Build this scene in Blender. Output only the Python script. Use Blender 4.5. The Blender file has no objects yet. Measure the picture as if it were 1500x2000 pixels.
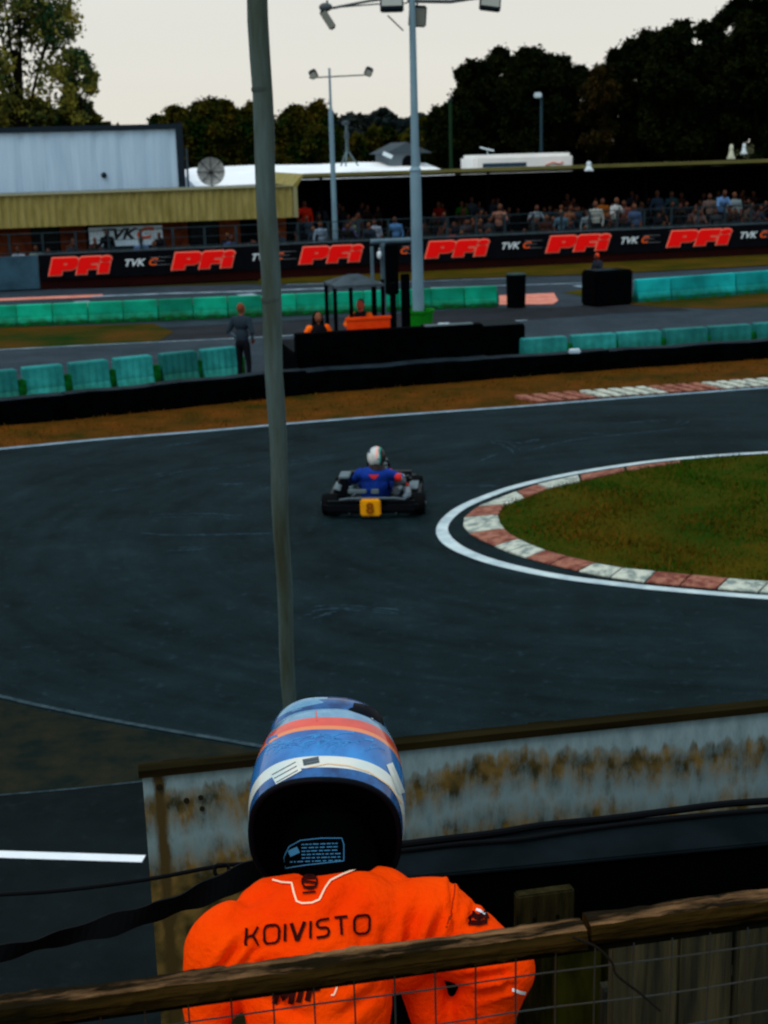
import bpy, bmesh, math, random
import numpy as np
from mathutils import Vector, Matrix, noise as mnoise
from mathutils.bvhtree import BVHTree
from mathutils.geometry import tessellate_polygon
R = math.radians
random.seed(7); np.random.seed(7)
S = bpy.context.scene
COL = S.collection

# ------------------------------------------------------------ camera
FPX = 2712.0; PITCH = math.atan(0.262); ROLL = 0.0277; H = 4.6
CAMP = Vector((0, 0, H))
FW = Vector((0, math.cos(PITCH), -math.sin(PITCH)))
R0 = Vector((1, 0, 0)); U0 = Vector((0, math.sin(PITCH), math.cos(PITCH)))
RI = math.cos(ROLL)*R0 - math.sin(ROLL)*U0
UI = math.sin(ROLL)*R0 + math.cos(ROLL)*U0
cam = bpy.data.cameras.new('camera'); co = bpy.data.objects.new('camera', cam); COL.objects.link(co)
m = Matrix((RI, UI, -FW)).transposed().to_4x4(); m.translation = CAMP
co.matrix_world = m
cam.sensor_fit = 'VERTICAL'; cam.sensor_height = 36.0; cam.lens = FPX/2000*36
cam.clip_start = 0.05; cam.clip_end = 3000
cam.dof.use_dof = True; cam.dof.focus_distance = 2.9; cam.dof.aperture_fstop = 9.0
S.camera = co
S.cycles.pixel_filter_type = 'BLACKMAN_HARRIS'; S.cycles.filter_width = 2.1
S.cycles.max_bounces = 5

# ------------------------------------------------------------ light
SUN_EL, SUN_AZ = R(60), R(215)      # behind the photographer, veiled by cloud
w = bpy.data.worlds.new('World'); S.world = w; w.use_nodes = True
nt = w.node_tree; bg = nt.nodes['Background']
sky = nt.nodes.new('ShaderNodeTexSky'); sky.sky_type = 'NISHITA'; sky.sun_disc = False
sky.sun_elevation = SUN_EL; sky.sun_rotation = SUN_AZ
tc = nt.nodes.new('ShaderNodeTexCoord'); sp = nt.nodes.new('ShaderNodeSeparateXYZ')
nt.links.new(tc.outputs['Generated'], sp.inputs[0])
rp = nt.nodes.new('ShaderNodeValToRGB'); e = rp.color_ramp.elements
e[0].position = 0.0; e[0].color = (.80, .765, .675, 1)
e[1].position = 1.0; e[1].color = (.62, .86, 1.05, 1)
for p, c in ((.035, (.80, .775, .70)), (.12, (.79, .785, .73)), (.4, (.66, .80, .88))):
    x = e.new(p); x.color = (*c, 1)
nt.links.new(sp.outputs['Z'], rp.inputs[0])
nz = nt.nodes.new('ShaderNodeTexNoise'); nz.inputs['Scale'].default_value = 3; nz.inputs['Detail'].default_value = 5
mp = nt.nodes.new('ShaderNodeMapping'); mp.inputs['Scale'].default_value = (1, 1, 9)
nt.links.new(tc.outputs['Generated'], mp.inputs[0]); nt.links.new(mp.outputs[0], nz.inputs[0])
mr = nt.nodes.new('ShaderNodeMapRange'); mr.inputs[3].default_value = .965; mr.inputs[4].default_value = 1.03
nt.links.new(nz.outputs[0], mr.inputs[0])
mul = nt.nodes.new('ShaderNodeVectorMath'); mul.operation = 'MULTIPLY'
nt.links.new(rp.outputs[0], mul.inputs[0]); nt.links.new(mr.outputs[0], mul.inputs[1])
ss = nt.nodes.new('ShaderNodeVectorMath'); ss.operation = 'SCALE'; ss.inputs['Scale'].default_value = .10
nt.links.new(sky.outputs[0], ss.inputs[0])
mx = nt.nodes.new('ShaderNodeMix'); mx.data_type = 'RGBA'; mx.inputs[0].default_value = .93
nt.links.new(ss.outputs[0], mx.inputs[6]); nt.links.new(mul.outputs[0], mx.inputs[7])
nt.links.new(mx.outputs[2], bg.inputs[0]); bg.inputs[1].default_value = 1.0
sl = bpy.data.lights.new('sun', 'SUN'); sl.energy = 1.5; sl.angle = R(25); sl.color = (1, .95, .88)
so = bpy.data.objects.new('sun', sl); COL.objects.link(so)
sd = Vector((math.sin(SUN_AZ)*math.cos(SUN_EL), math.cos(SUN_AZ)*math.cos(SUN_EL), math.sin(SUN_EL)))
so.rotation_euler = sd.to_track_quat('Z', 'Y').to_euler(); so.location = (0, -20, 30)
S.view_settings.view_transform = 'Standard'; S.view_settings.look = 'None'
S.view_settings.exposure = 0.0; S.view_settings.gamma = 1.0

# ------------------------------------------------------------ placing helpers: points of the real place
def ray(px, py): return FW + RI*((px-750)/FPX) + UI*((1000-py)/FPX)
def gp(px, py, z=0.0):
    r = ray(px, py); return CAMP + r*((z-H)/r.z)
def dp(px, py, d): return CAMP + ray(px, py)*d
def pp(px, py, P, N):
    r = ray(px, py); return CAMP + r*((P-CAMP).dot(N)/r.dot(N))
def yp(px, py, Y): return pp(px, py, Vector((0, Y, 0)), Vector((0, 1, 0)))

# ------------------------------------------------------------ materials
def mat(name, col, rough=.8, spec=.25, metal=0, var=0, vscale=4, col2=None, bump=0, bscale=30, stretch=None, coat=0, f=(.35, .65)):
    if not coat and not metal: spec *= .3
    g_ = lambda c: tuple(x*min(1.0, (x/.12)**.10) if x > 0 else 0 for x in c)
    col = g_(col); col2 = g_(col2) if col2 else None
    mt = bpy.data.materials.new(name); mt.use_nodes = True; n = mt.node_tree; b = n.nodes['Principled BSDF']
    b.inputs['Base Color'].default_value = (*col, 1); b.inputs['Roughness'].default_value = rough
    b.inputs['Specular IOR Level'].default_value = spec; b.inputs['Metallic'].default_value = metal
    b.inputs['Coat Weight'].default_value = coat
    t = n.nodes.new('ShaderNodeTexCoord'); mpn = n.nodes.new('ShaderNodeMapping')
    if stretch: mpn.inputs['Scale'].default_value = stretch
    n.links.new(t.outputs['Object'], mpn.inputs[0])
    if var or col2:
        z = n.nodes.new('ShaderNodeTexNoise'); z.inputs['Scale'].default_value = vscale; z.inputs['Detail'].default_value = 6
        z.inputs['Roughness'].default_value = .62
        n.links.new(mpn.outputs[0], z.inputs[0])
        r = n.nodes.new('ShaderNodeValToRGB'); r.color_ramp.elements[0].position = f[0]; r.color_ramp.elements[1].position = f[1]
        c2 = col2 if col2 else tuple(min(1, c*(1+var)) for c in col)
        c1 = col if col2 else tuple(c*(1-var) for c in col)
        r.color_ramp.elements[0].color = (*c1, 1); r.color_ramp.elements[1].color = (*c2, 1)
        n.links.new(z.outputs[0], r.inputs[0]); n.links.new(r.outputs[0], b.inputs['Base Color'])
    if bump:
        z = n.nodes.new('ShaderNodeTexNoise'); z.inputs['Scale'].default_value = bscale; z.inputs['Detail'].default_value = 5
        n.links.new(mpn.outputs[0], z.inputs[0])
        bp = n.nodes.new('ShaderNodeBump'); bp.inputs['Strength'].default_value = bump; bp.inputs['Distance'].default_value = .02
        n.links.new(z.outputs[0], bp.inputs['Height']); n.links.new(bp.outputs[0], b.inputs['Normal'])
    return mt

# ------------------------------------------------------------ mesh builder
class MB:
    def __init__(s): s.v = []; s.f = []; s.mi = []; s.cur = 0
    def add(s, vs, fs):
        o = len(s.v); s.v += [Vector(x) for x in vs]
        for q in fs: s.f.append(tuple(i+o for i in q)); s.mi.append(s.cur)
        return s
    def box(s, c, sz, rot=None, taper=1.0):
        c = Vector(c); a, b, h = [x/2 for x in sz]
        vs = [Vector((x*(taper if z > 0 else 1), y*(taper if z > 0 else 1), z)) for z in (-h, h) for x, y in ((-a, -b), (a, -b), (a, b), (-a, b))]
        if rot is not None: vs = [rot @ x for x in vs]
        return s.add([c+x for x in vs], [(0,3,2,1),(4,5,6,7),(0,1,5,4),(1,2,6,5),(2,3,7,6),(3,0,4,7)])
    def bbox(s, c, sz, bev=.02, rot=None):
        """box with chamfered edges"""
        bm = bmesh.new(); bmesh.ops.create_cube(bm, size=1)
        for vv in bm.verts: vv.co = Vector((vv.co.x*sz[0], vv.co.y*sz[1], vv.co.z*sz[2]))
        bmesh.ops.bevel(bm, geom=bm.edges[:], offset=bev, segments=2, affect='EDGES')
        bm.verts.index_update()
        vs = [Vector(c)+((rot @ x.co) if rot is not None else x.co) for x in bm.verts]
        fs = [tuple(x.index for x in q.verts) for q in bm.faces]; bm.free()
        return s.add(vs, fs)
    def cyl(s, p0, p1, r0, r1=None, n=12, caps=True):
        p0, p1 = Vector(p0), Vector(p1); r1 = r0 if r1 is None else r1
        d = (p1-p0); q = d.to_track_quat('Z', 'Y') if d.length > 1e-6 else Matrix.Identity(3).to_quaternion()
        vs = []
        for p, r in ((p0, r0), (p1, r1)):
            for i in range(n):
                a = 2*math.pi*i/n; vs.append(p + q @ Vector((r*math.cos(a), r*math.sin(a), 0)))
        fs = [(i, (i+1) % n, n+(i+1) % n, n+i) for i in range(n)]
        if caps: fs += [tuple(range(n-1, -1, -1)), tuple(range(n, 2*n))]
        return s.add(vs, fs)
    def tube(s, pts, r, n=8):
        pts = [Vector(p) for p in pts]; rs = r if isinstance(r, (list, tuple)) else [r]*len(pts)
        vs = []; ref = None
        for i, p in enumerate(pts):
            t = (pts[min(i+1, len(pts)-1)] - pts[max(i-1, 0)]).normalized()
            if ref is None: ref = t.orthogonal().normalized()
            ref = (ref - t*ref.dot(t)).normalized(); b2 = t.cross(ref)
            for k in range(n):
                a = 2*math.pi*k/n; vs.append(p + (ref*math.cos(a)+b2*math.sin(a))*rs[i])
        fs = [(i*n+k, i*n+(k+1) % n, (i+1)*n+(k+1) % n, (i+1)*n+k) for i in range(len(pts)-1) for k in range(n)]
        fs += [tuple(range(n-1, -1, -1)), tuple(range((len(pts)-1)*n, len(pts)*n))]
        return s.add(vs, fs)
    def ell(s, c, r, rot=None, nu=16, nv=10):
        vs = []; c = Vector(c)
        for j in range(1, nv):
            th = math.pi*j/nv
            for i in range(nu):
                a = 2*math.pi*i/nu; p = Vector((r[0]*math.sin(th)*math.cos(a), r[1]*math.sin(th)*math.sin(a), r[2]*math.cos(th)))
                vs.append(c + (rot @ p if rot is not None else p))
        for z in (1, -1):
            p = Vector((0, 0, r[2]*z)); vs.append(c + (rot @ p if rot is not None else p))
        T = len(vs)-2; B = len(vs)-1; fs = []
        for j in range(nv-2):
            for i in range(nu): fs.append((j*nu+i, (j+1)*nu+i, (j+1)*nu+(i+1) % nu, j*nu+(i+1) % nu))
        for i in range(nu): fs.append((T, i, (i+1) % nu)); fs.append((B, (nv-2)*nu+(i+1) % nu, (nv-2)*nu+i))
        return s.add(vs, fs)
    def prism(s, poly, z0, z1):
        """poly: list of 2D or 3D points (xy used)"""
        n = len(poly); vs = [Vector((p[0], p[1], z0)) for p in poly]+[Vector((p[0], p[1], z1)) for p in poly]
        tri = tessellate_polygon([[Vector((p[0], p[1], 0)) for p in poly]])
        fs = [tuple(t) for t in tri]+[tuple(i+n for i in reversed(t)) for t in tri]
        fs += [(i, (i+1) % n, n+(i+1) % n, n+i) for i in range(n)]
        return s.add(vs, fs)
    def xf(s, M):
        s.v = [M @ x for x in s.v]; return s
    def build(s, name, mats, parent=None, smooth=False, world=True, fixn=True):
        me = bpy.data.meshes.new(name); off = Vector((0, 0, 0))
        if parent is not None and world:
            q = parent
            while q is not None: off = off + q.location; q = q.parent
        me.from_pydata([tuple(x-off) for x in s.v], [], s.f)
        if not isinstance(mats, (list, tuple)): mats = [mats]
        for x in mats: me.materials.append(x)
        if len(mats) > 1: me.polygons.foreach_set('material_index', s.mi)
        if fixn:
            bm = bmesh.new(); bm.from_mesh(me); bmesh.ops.recalc_face_normals(bm, faces=bm.faces[:]); bm.to_mesh(me); bm.free()
        if smooth: me.polygons.foreach_set('use_smooth', [True]*len(me.polygons)); me.set_sharp_from_angle(angle=R(42))
        o = bpy.data.objects.new(name, me); COL.objects.link(o)
        if parent is not None: o.parent = parent
        return o

def tag(o, label=None, cat=None, group=None, kind=None):
    if label: o['label'] = label
    if cat: o['category'] = cat
    if group: o['group'] = group
    if kind: o['kind'] = kind
    return o
def thing(name, loc, label, cat, group=None, rz=0):
    o = bpy.data.objects.new(name, None); o.empty_display_size = .2; COL.objects.link(o)
    o.location = loc; o.rotation_euler = (0, 0, rz); return tag(o, label, cat, group)
def copy_tree(o, parent=None):
    c = o.copy(); COL.objects.link(c); c.parent = parent
    for ch in [x for x in o.children]: copy_tree(ch, c)
    return c
def ground_poly(name, pts, z, mt, kind='structure'):
    tri = tessellate_polygon([[Vector((p[0], p[1], 0)) for p in pts]])
    b = MB(); b.add([(p[0], p[1], z) for p in pts], [tuple(t) for t in tri])
    o = b.build(name, mt)
    if o.data.polygons[0].normal.z < 0: o.data.flip_normals()
    return tag(o, kind=kind)
def smooth_line(pts, n=8):
    pts = [Vector(p) for p in pts]; out = []
    for i in range(len(pts)-1):
        p0 = pts[max(i-1, 0)]; p1 = pts[i]; p2 = pts[i+1]; p3 = pts[min(i+2, len(pts)-1)]
        for k in range(n):
            t = k/n
            out.append(.5*((2*p1)+(p2-p0)*t+(2*p0-5*p1+4*p2-p3)*t*t+(3*p1-p0-3*p2+p3)*t**3))
    out.append(pts[-1]); return out
def strip(pts, w, z, mb):
    """painted line of world width w along pts (w may be list)"""
    n = len(pts); vs = []
    for i, p in enumerate(pts):
        t = (pts[min(i+1, n-1)]-pts[max(i-1, 0)]); t = Vector((t.x, t.y, 0)).normalized(); nn = Vector((-t.y, t.x, 0))
        ww = w[i] if isinstance(w, list) else w
        for sgn in (-.5, .5): q = p+nn*ww*sgn; vs.append((q.x, q.y, z))
    mb.add(vs, [(2*i, 2*i+2, 2*i+3, 2*i+1) for i in range(n-1)])

# organic bodies: capsules and ellipsoids fused into one skin
def blend(name, prims, mats, voxel, smooth_it=3, noise_amp=0, noise_s=6, wr=None):
    """prims: ('c',p0,p1,r0,r1,mi) or ('e',c,(rx,ry,rz),rot,mi)"""
    b = MB()
    for p in prims:
        if p[0] == 'c':
            _, p0, p1, r0, r1, mi = p; p0, p1 = Vector(p0), Vector(p1)
            n = max(3, int((p1-p0).length/(min(r0, r1)*.5))+1)
            bm = bmesh.new()
            for k in (0, 1):
                tmp = MB(); tmp.ell(p0 if k == 0 else p1, (r0,)*3 if k == 0 else (r1,)*3, nu=14, nv=10)
                for x in tmp.v: bm.verts.new(x)
            r_ = bmesh.ops.convex_hull(bm, input=bm.verts[:])
            bmesh.ops.delete(bm, geom=list({g for g in r_['geom_interior'] if isinstance(g, bmesh.types.BMVert)}), context='VERTS')
            bm.verts.index_update(); b.add([x.co.copy() for x in bm.verts], [tuple(q.index for q in fc.verts) for fc in bm.faces]); bm.free()
        else:
            b.ell(p[1], p[2], p[3])
    me = bpy.data.meshes.new('tmp'); me.from_pydata([tuple(x) for x in b.v], [], b.f)
    o = bpy.data.objects.new('tmp', me); COL.objects.link(o)
    md = o.modifiers.new('r', 'REMESH'); md.mode = 'VOXEL'; md.voxel_size = voxel
    sm = o.modifiers.new('s', 'SMOOTH'); sm.iterations = smooth_it; sm.factor = .5
    dg = bpy.context.evaluated_depsgraph_get(); dg.update()
    m2 = bpy.data.meshes.new_from_object(o.evaluated_get(dg)); m2.name = name
    bpy.data.objects.remove(o); bpy.data.meshes.remove(me)
    m2.materials.clear()
    for x in mats: m2.materials.append(x)
    N = len(m2.vertices); V = np.empty(N*3); m2.vertices.foreach_get('co', V); V = V.reshape(-1, 3)
    if noise_amp or wr:
        nr = np.empty(N*3); m2.vertices.foreach_get('normal', nr); nr = nr.reshape(-1, 3)
        for i in range(N):
            h = noise_amp*mnoise.noise(Vector(V[i])*noise_s) if noise_amp else 0
            if wr: h += wr(V[i])
            V[i] += nr[i]*h
        m2.vertices.foreach_set('co', V.ravel())
    F = len(m2.polygons); C = np.empty(F*3); m2.polygons.foreach_get('center', C); C = C.reshape(-1, 3)
    best = np.full(F, 1e9); mi = np.zeros(F, int)
    for p in prims:
        if p[0] == 'c':
            a = np.array(p[1]); d = np.array(p[2])-a; L = max(d.dot(d), 1e-9)
            t = np.clip(((C-a) @ d)/L, 0, 1); r = p[3]+(p[4]-p[3])*t
            q = np.linalg.norm(C-a-t[:, None]*d, axis=1)-r; k = p[5]
        else:
            X = C-np.array(p[1])
            if p[3] is not None: X = X @ np.array(p[3])
            rr = np.array(p[2]); q = (np.linalg.norm(X/rr, axis=1)-1)*rr.min(); k = p[4]
        u = q < best; best[u] = q[u]; mi[u] = k
    m2.polygons.foreach_set('material_index', mi.astype(np.int32)); m2.polygons.foreach_set('use_smooth', [True]*F)
    m2.update(); return m2
def objm(name, me, parent=None, loc=None):
    o = bpy.data.objects.new(name, me); COL.objects.link(o)
    if parent is not None:
        o.parent = parent
    if loc is not None: o.location = loc
    return o
def rebase(me, off):
    me.transform(Matrix.Translation(-Vector(off)))
    return me

# decals: ribbons lying on a real surface
def bvh_of(*obs):
    vs = []; fs = []
    for o in obs:
        off = Vector((0, 0, 0)); q = o
        while q is not None: off = off + q.location; q = q.parent
        k = len(vs); vs += [v.co+off for v in o.data.vertices]; fs += [tuple(i+k for i in p.vertices) for p in o.data.polygons]
    return BVHTree.FromPolygons(vs, fs)
def decal(bvh, lines, wpx, name, mt, parent, lift=.002, step=3):
    b = MB()
    for ln in lines:
        wd = wpx
        if isinstance(ln, tuple): ln, wd = ln
        P = [Vector((x, y, 0)) for x, y in ln]; pts = []
        for i in range(len(P)-1):
            n = max(1, int((P[i+1]-P[i]).length/step))
            pts += [P[i].lerp(P[i+1], k/n) for k in range(n)]
        pts.append(P[-1]); closed = (P[0]-P[-1]).length < .01
        vs = []; ok = True
        for i, p in enumerate(pts):
            a = pts[i-1] if i > 0 else (pts[-2] if closed else pts[0]); c = pts[i+1] if i < len(pts)-1 else (pts[1] if closed else pts[-1])
            t = (c-a).normalized(); nn = Vector((-t.y, t.x, 0))
            for q in ((-.5, 0, .5)):
                u = p+nn*wd*q; hit = bvh.ray_cast(CAMP, ray(u.x, u.y).normalized())
                if hit[0] is None: vs.append(None)
                else: vs.append(hit[0]+hit[1]*(lift if hit[1].dot(ray(u.x, u.y)) < 0 else -lift))
        k = len(pts)
        for i in range(k-1):
            for q in (0, 1):
                quad = [vs[3*i+q], vs[3*i+q+1], vs[3*i+3+q+1], vs[3*i+3+q]]
                if any(x is None for x in quad): continue
                if max((quad[0]-quad[2]).length, (quad[1]-quad[3]).length) > .1: continue
                b.add(quad, [(0, 1, 2, 3)])
    return b.build(name, mt, parent, smooth=True)

# lettering as filled outlines (built-in typeface)
def text_mesh(txt, size, shear=0, bold=0, sx=1, extrude=.004):
    cu = bpy.data.curves.new('t', 'FONT'); cu.body = txt; cu.size = size; cu.shear = shear; cu.offset = bold; cu.extrude = extrude
    cu.align_x = 'LEFT'; cu.resolution_u = 3
    o = bpy.data.objects.new('t', cu); COL.objects.link(o)
    dg = bpy.context.evaluated_depsgraph_get(); dg.update()
    me = bpy.data.meshes.new_from_object(o.evaluated_get(dg)); bpy.data.objects.remove(o); bpy.data.curves.remove(cu)
    me.transform(Matrix.Diagonal((sx, 1, 1, 1))); return me
def poly_mesh(polys, off, th, offset=0):
    """2D outlines (first ring outer, rest holes) -> thin solid, via a filled curve"""
    cu = bpy.data.curves.new('t', 'CURVE'); cu.dimensions = '2D'; cu.fill_mode = 'BOTH'; cu.extrude = th; cu.offset = offset
    for pl in polys:
        s_ = cu.splines.new('POLY'); s_.points.add(len(pl)-1); s_.use_cyclic_u = True
        for i, p in enumerate(pl): s_.points[i].co = (p[0], p[1], 0, 1)
    o = bpy.data.objects.new('t', cu); COL.objects.link(o)
    dg = bpy.context.evaluated_depsgraph_get(); dg.update()
    me = bpy.data.meshes.new_from_object(o.evaluated_get(dg)); bpy.data.objects.remove(o); bpy.data.curves.remove(cu)
    me.transform(Matrix.Translation((0, 0, off))); return me
#PART2
# ------------------------------------------------------------ ground materials
def asphalt(name, c1, c2, centre=None, rough=.75, streak=.5, spec=.02):
    mt = bpy.data.materials.new(name); mt.use_nodes = True; n = mt.node_tree; L = n.links; b = n.nodes['Principled BSDF']
    b.inputs['Roughness'].default_value = rough; b.inputs['Specular IOR Level'].default_value = spec
    g = n.nodes.new('ShaderNodeNewGeometry')
    big = n.nodes.new('ShaderNodeTexNoise'); big.inputs['Scale'].default_value = .35; big.inputs['Detail'].default_value = 5
    L.new(g.outputs['Position'], big.inputs[0])
    vec = g.outputs['Position']
    if centre is not None:                      # worn tyre lines circle the hairpin
        sb = n.nodes.new('ShaderNodeVectorMath'); sb.operation = 'SUBTRACT'; sb.inputs[1].default_value = (centre.x, centre.y, 0)
        L.new(vec, sb.inputs[0])
        sc_ = n.nodes.new('ShaderNodeVectorMath'); sc_.operation = 'MULTIPLY'; sc_.inputs[1].default_value = (1.0, 1.25, 0)
        L.new(sb.outputs[0], sc_.inputs[0])
        ln = n.nodes.new('ShaderNodeVectorMath'); ln.operation = 'LENGTH'; L.new(sc_.outputs[0], ln.inputs[0])
        xyz = n.nodes.new('ShaderNodeSeparateXYZ'); L.new(sc_.outputs[0], xyz.inputs[0])
        at = n.nodes.new('ShaderNodeMath'); at.operation = 'ARCTAN2'; L.new(xyz.outputs[1], at.inputs[0])
        ng = n.nodes.new('ShaderNodeMath'); ng.operation = 'MULTIPLY'; ng.inputs[1].default_value = -1
        L.new(xyz.outputs[0], ng.inputs[0]); L.new(ng.outputs[0], at.inputs[1])
        cb = n.nodes.new('ShaderNodeCombineXYZ'); L.new(ln.outputs['Value'], cb.inputs[0]); L.new(at.outputs[0], cb.inputs[1])
        mp_ = n.nodes.new('ShaderNodeMapping'); mp_.inputs['Scale'].default_value = (1.7, 1.9, 1); L.new(cb.outputs[0], mp_.inputs[0])
        vec = mp_.outputs[0]
    else:
        mp_ = n.nodes.new('ShaderNodeMapping'); mp_.inputs['Scale'].default_value = (.12, 1.6, 1); mp_.inputs['Rotation'].default_value = (0, 0, R(-13))
        L.new(vec, mp_.inputs[0]); vec = mp_.outputs[0]
    st = n.nodes.new('ShaderNodeTexNoise'); st.inputs['Scale'].default_value = 1.6; st.inputs['Detail'].default_value = 7; st.inputs['Roughness'].default_value = .65
    L.new(vec, st.inputs[0])
    fine = n.nodes.new('ShaderNodeTexNoise'); fine.inputs['Scale'].default_value = 55; fine.inputs['Detail'].default_value = 3
    L.new(g.outputs['Position'], fine.inputs[0])
    a1 = n.nodes.new('ShaderNodeMath'); a1.operation = 'MULTIPLY_ADD'; a1.inputs[1].default_value = streak; L.new(st.outputs[0], a1.inputs[0])
    a0 = n.nodes.new('ShaderNodeMath'); a0.operation = 'MULTIPLY'; a0.inputs[1].default_value = .75-streak; L.new(big.outputs[0], a0.inputs[0])
    L.new(a0.outputs[0], a1.inputs[2])
    a2 = n.nodes.new('ShaderNodeMath'); a2.operation = 'MULTIPLY_ADD'; a2.inputs[1].default_value = .25; L.new(fine.outputs[0], a2.inputs[0]); L.new(a1.outputs[0], a2.inputs[2])
    r = n.nodes.new('ShaderNodeValToRGB'); r.color_ramp.elements[0].position = .36; r.color_ramp.elements[1].position = .70
    r.color_ramp.elements[0].color = (*c1, 1); r.color_ramp.elements[1].color = (*c2, 1)
    L.new(a2.outputs[0], r.inputs[0])
    # pale worn flecks and darker mottling in the aggregate
    fl_ = n.nodes.new('ShaderNodeTexNoise'); fl_.inputs['Scale'].default_value = 7; fl_.inputs['Detail'].default_value = 10; fl_.inputs['Roughness'].default_value = .72; L.new(g.outputs['Position'], fl_.inputs[0])
    fm = n.nodes.new('ShaderNodeMapRange'); fm.inputs[1].default_value = .56; fm.inputs[2].default_value = .72; fm.inputs[3].default_value = 0; fm.inputs[4].default_value = .55; L.new(fl_.outputs[0], fm.inputs[0])
    mo = n.nodes.new('ShaderNodeTexNoise'); mo.inputs['Scale'].default_value = 1.3; mo.inputs['Detail'].default_value = 8; mo.inputs['Roughness'].default_value = .7; L.new(g.outputs['Position'], mo.inputs[0])
    mr_ = n.nodes.new('ShaderNodeMapRange'); mr_.inputs[1].default_value = .32; mr_.inputs[2].default_value = .68; mr_.inputs[3].default_value = .62; mr_.inputs[4].default_value = 1.25; L.new(mo.outputs[0], mr_.inputs[0])
    s1 = n.nodes.new('ShaderNodeVectorMath'); s1.operation = 'SCALE'; L.new(r.outputs[0], s1.inputs[0]); L.new(mr_.outputs[0], s1.inputs['Scale'])
    mxx = n.nodes.new('ShaderNodeMix'); mxx.data_type = 'RGBA'; L.new(fm.outputs[0], mxx.inputs[0]); L.new(s1.outputs[0], mxx.inputs[6]); mxx.inputs[7].default_value = (c2[0]*2.0, c2[1]*1.9, c2[2]*2.0, 1)
    L.new(mxx.outputs[2], b.inputs['Base Color'])
    bp = n.nodes.new('ShaderNodeBump'); bp.inputs['Strength'].default_value = .25; bp.inputs['Distance'].default_value = .01
    L.new(fine.outputs[0], bp.inputs['Height']); L.new(bp.outputs[0], b.inputs['Normal'])
    return mt
ICEN = gp(1420, 1000)
M_track = asphalt('track_asphalt', (.0022, .0062, .0068), (.0110, .0245, .0290), ICEN, streak=.42, spec=.02)
M_far = asphalt('far_asphalt', (.012, .020, .028), (.030, .045, .058), None, spec=.06)
M_path = asphalt('path_asphalt', (.0032, .0062, .0068), (.0058, .0095, .0105), None, streak=.2, rough=.9, spec=.04)
M_conc = asphalt('dark_concrete', (.012, .014, .017), (.020, .022, .026), None, streak=.2, rough=.95, spec=.05)
M_dirt = mat('runoff_dirt', (.006, .012, .011), .95, .05, var=.3, vscale=3, col2=(.022, .021, .013), bump=.4, bscale=14)
M_verge = mat('dry_verge', (.022, .023, .003), .95, .05, vscale=1.1, col2=(.10, .036, .005), bump=.6, bscale=10, f=(.3, .62))
M_grass = mat('track_grass', (.009, .038, .002), .95, .05, vscale=.9, col2=(.066, .046, .003), bump=.6, bscale=18, f=(.32, .66))
M_olive = mat('olive_grass', (.028, .030, .002), .95, .05, vscale=.5, col2=(.070, .042, .004), bump=.5, bscale=8)
M_gfar = mat('far_grass', (.006, .028, .002), .95, .05, vscale=.45, col2=(.075, .034, .005), bump=.5, bscale=8)
M_field = mat('field', (.02, .024, .006), .95, .05, vscale=.05, col2=(.035, .03, .01))
M_line = mat('line_paint', (.28, .36, .39), .75, .1, vscale=3, col2=(.52, .60, .60), f=(.3, .6))
M_linef = mat('faded_line', (.10, .15, .18), .8, .2, vscale=2, col2=(.30, .38, .42))
M_linew = mat('fresh_line', (.78, .80, .82), .6, .3, var=.04, vscale=8)
M_kred = mat('kerb_red', (.15, .045, .032), .8, .2, vscale=9, col2=(.31, .125, .085), bump=.5, bscale=25, f=(.40, .58))
M_kwhite = mat('kerb_white', (.17, .21, .19), .8, .2, vscale=9, col2=(.50, .51, .42), bump=.5, bscale=25, f=(.38, .56))
M_salmon = mat('salmon_paint', (.50, .15, .10), .85, .1, vscale=2, col2=(.68, .26, .19))
M_scuff = mat('scuff', (.014, .030, .040), .8, .1, vscale=9, col2=(.042, .078, .098), f=(.42, .7))

# ground sheet to the horizon
fb = MB(); fb.add([(-900, -60, -.05), (900, -60, -.05), (900, 1500, -.05), (-900, 1500, -.05)], [(0, 1, 2, 3)])
tag(fb.build('ground', M_field), kind='structure')

L1 = [(-700, 900), (0, 877), (200, 858), (400, 842), (560, 828), (760, 812), (1000, 795), (1100, 787), (1200, 779), (1350, 768), (1500, 757), (2100, 715)]
L1w = [gp(x, y) for x, y in L1]
L1w[0] = L1w[1]+(L1w[1]-L1w[2])*3
# racing surface: from the far white line down to the bank
ground_poly('race_track', L1w+[Vector((34, 5.6, 0)), Vector((-16, 5.6, 0)), Vector((-22, 18, 0))], 0.0, M_track)
# dry verge between track and barrier
vb = [gp(x, y) for x, y in ((2100, 650), (1500, 690), (1300, 700), (960, 722), (760, 740), (600, 755), (400, 775), (200, 790), (0, 810))]
vb.append(vb[-1]+(vb[-1]-vb[-2])*5)
ground_poly('dry_verge', L1w+vb, -.012, M_verge)
b = MB(); l1s = smooth_line(L1w[1:], 8)
strip([L1w[0]]+l1s, .13, .004, b); tag(b.build('track_edge_line', mat('edge_line_paint', (.13, .20, .25), .75, .15, vscale=3, col2=(.27, .36, .42))), kind='structure')

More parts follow.
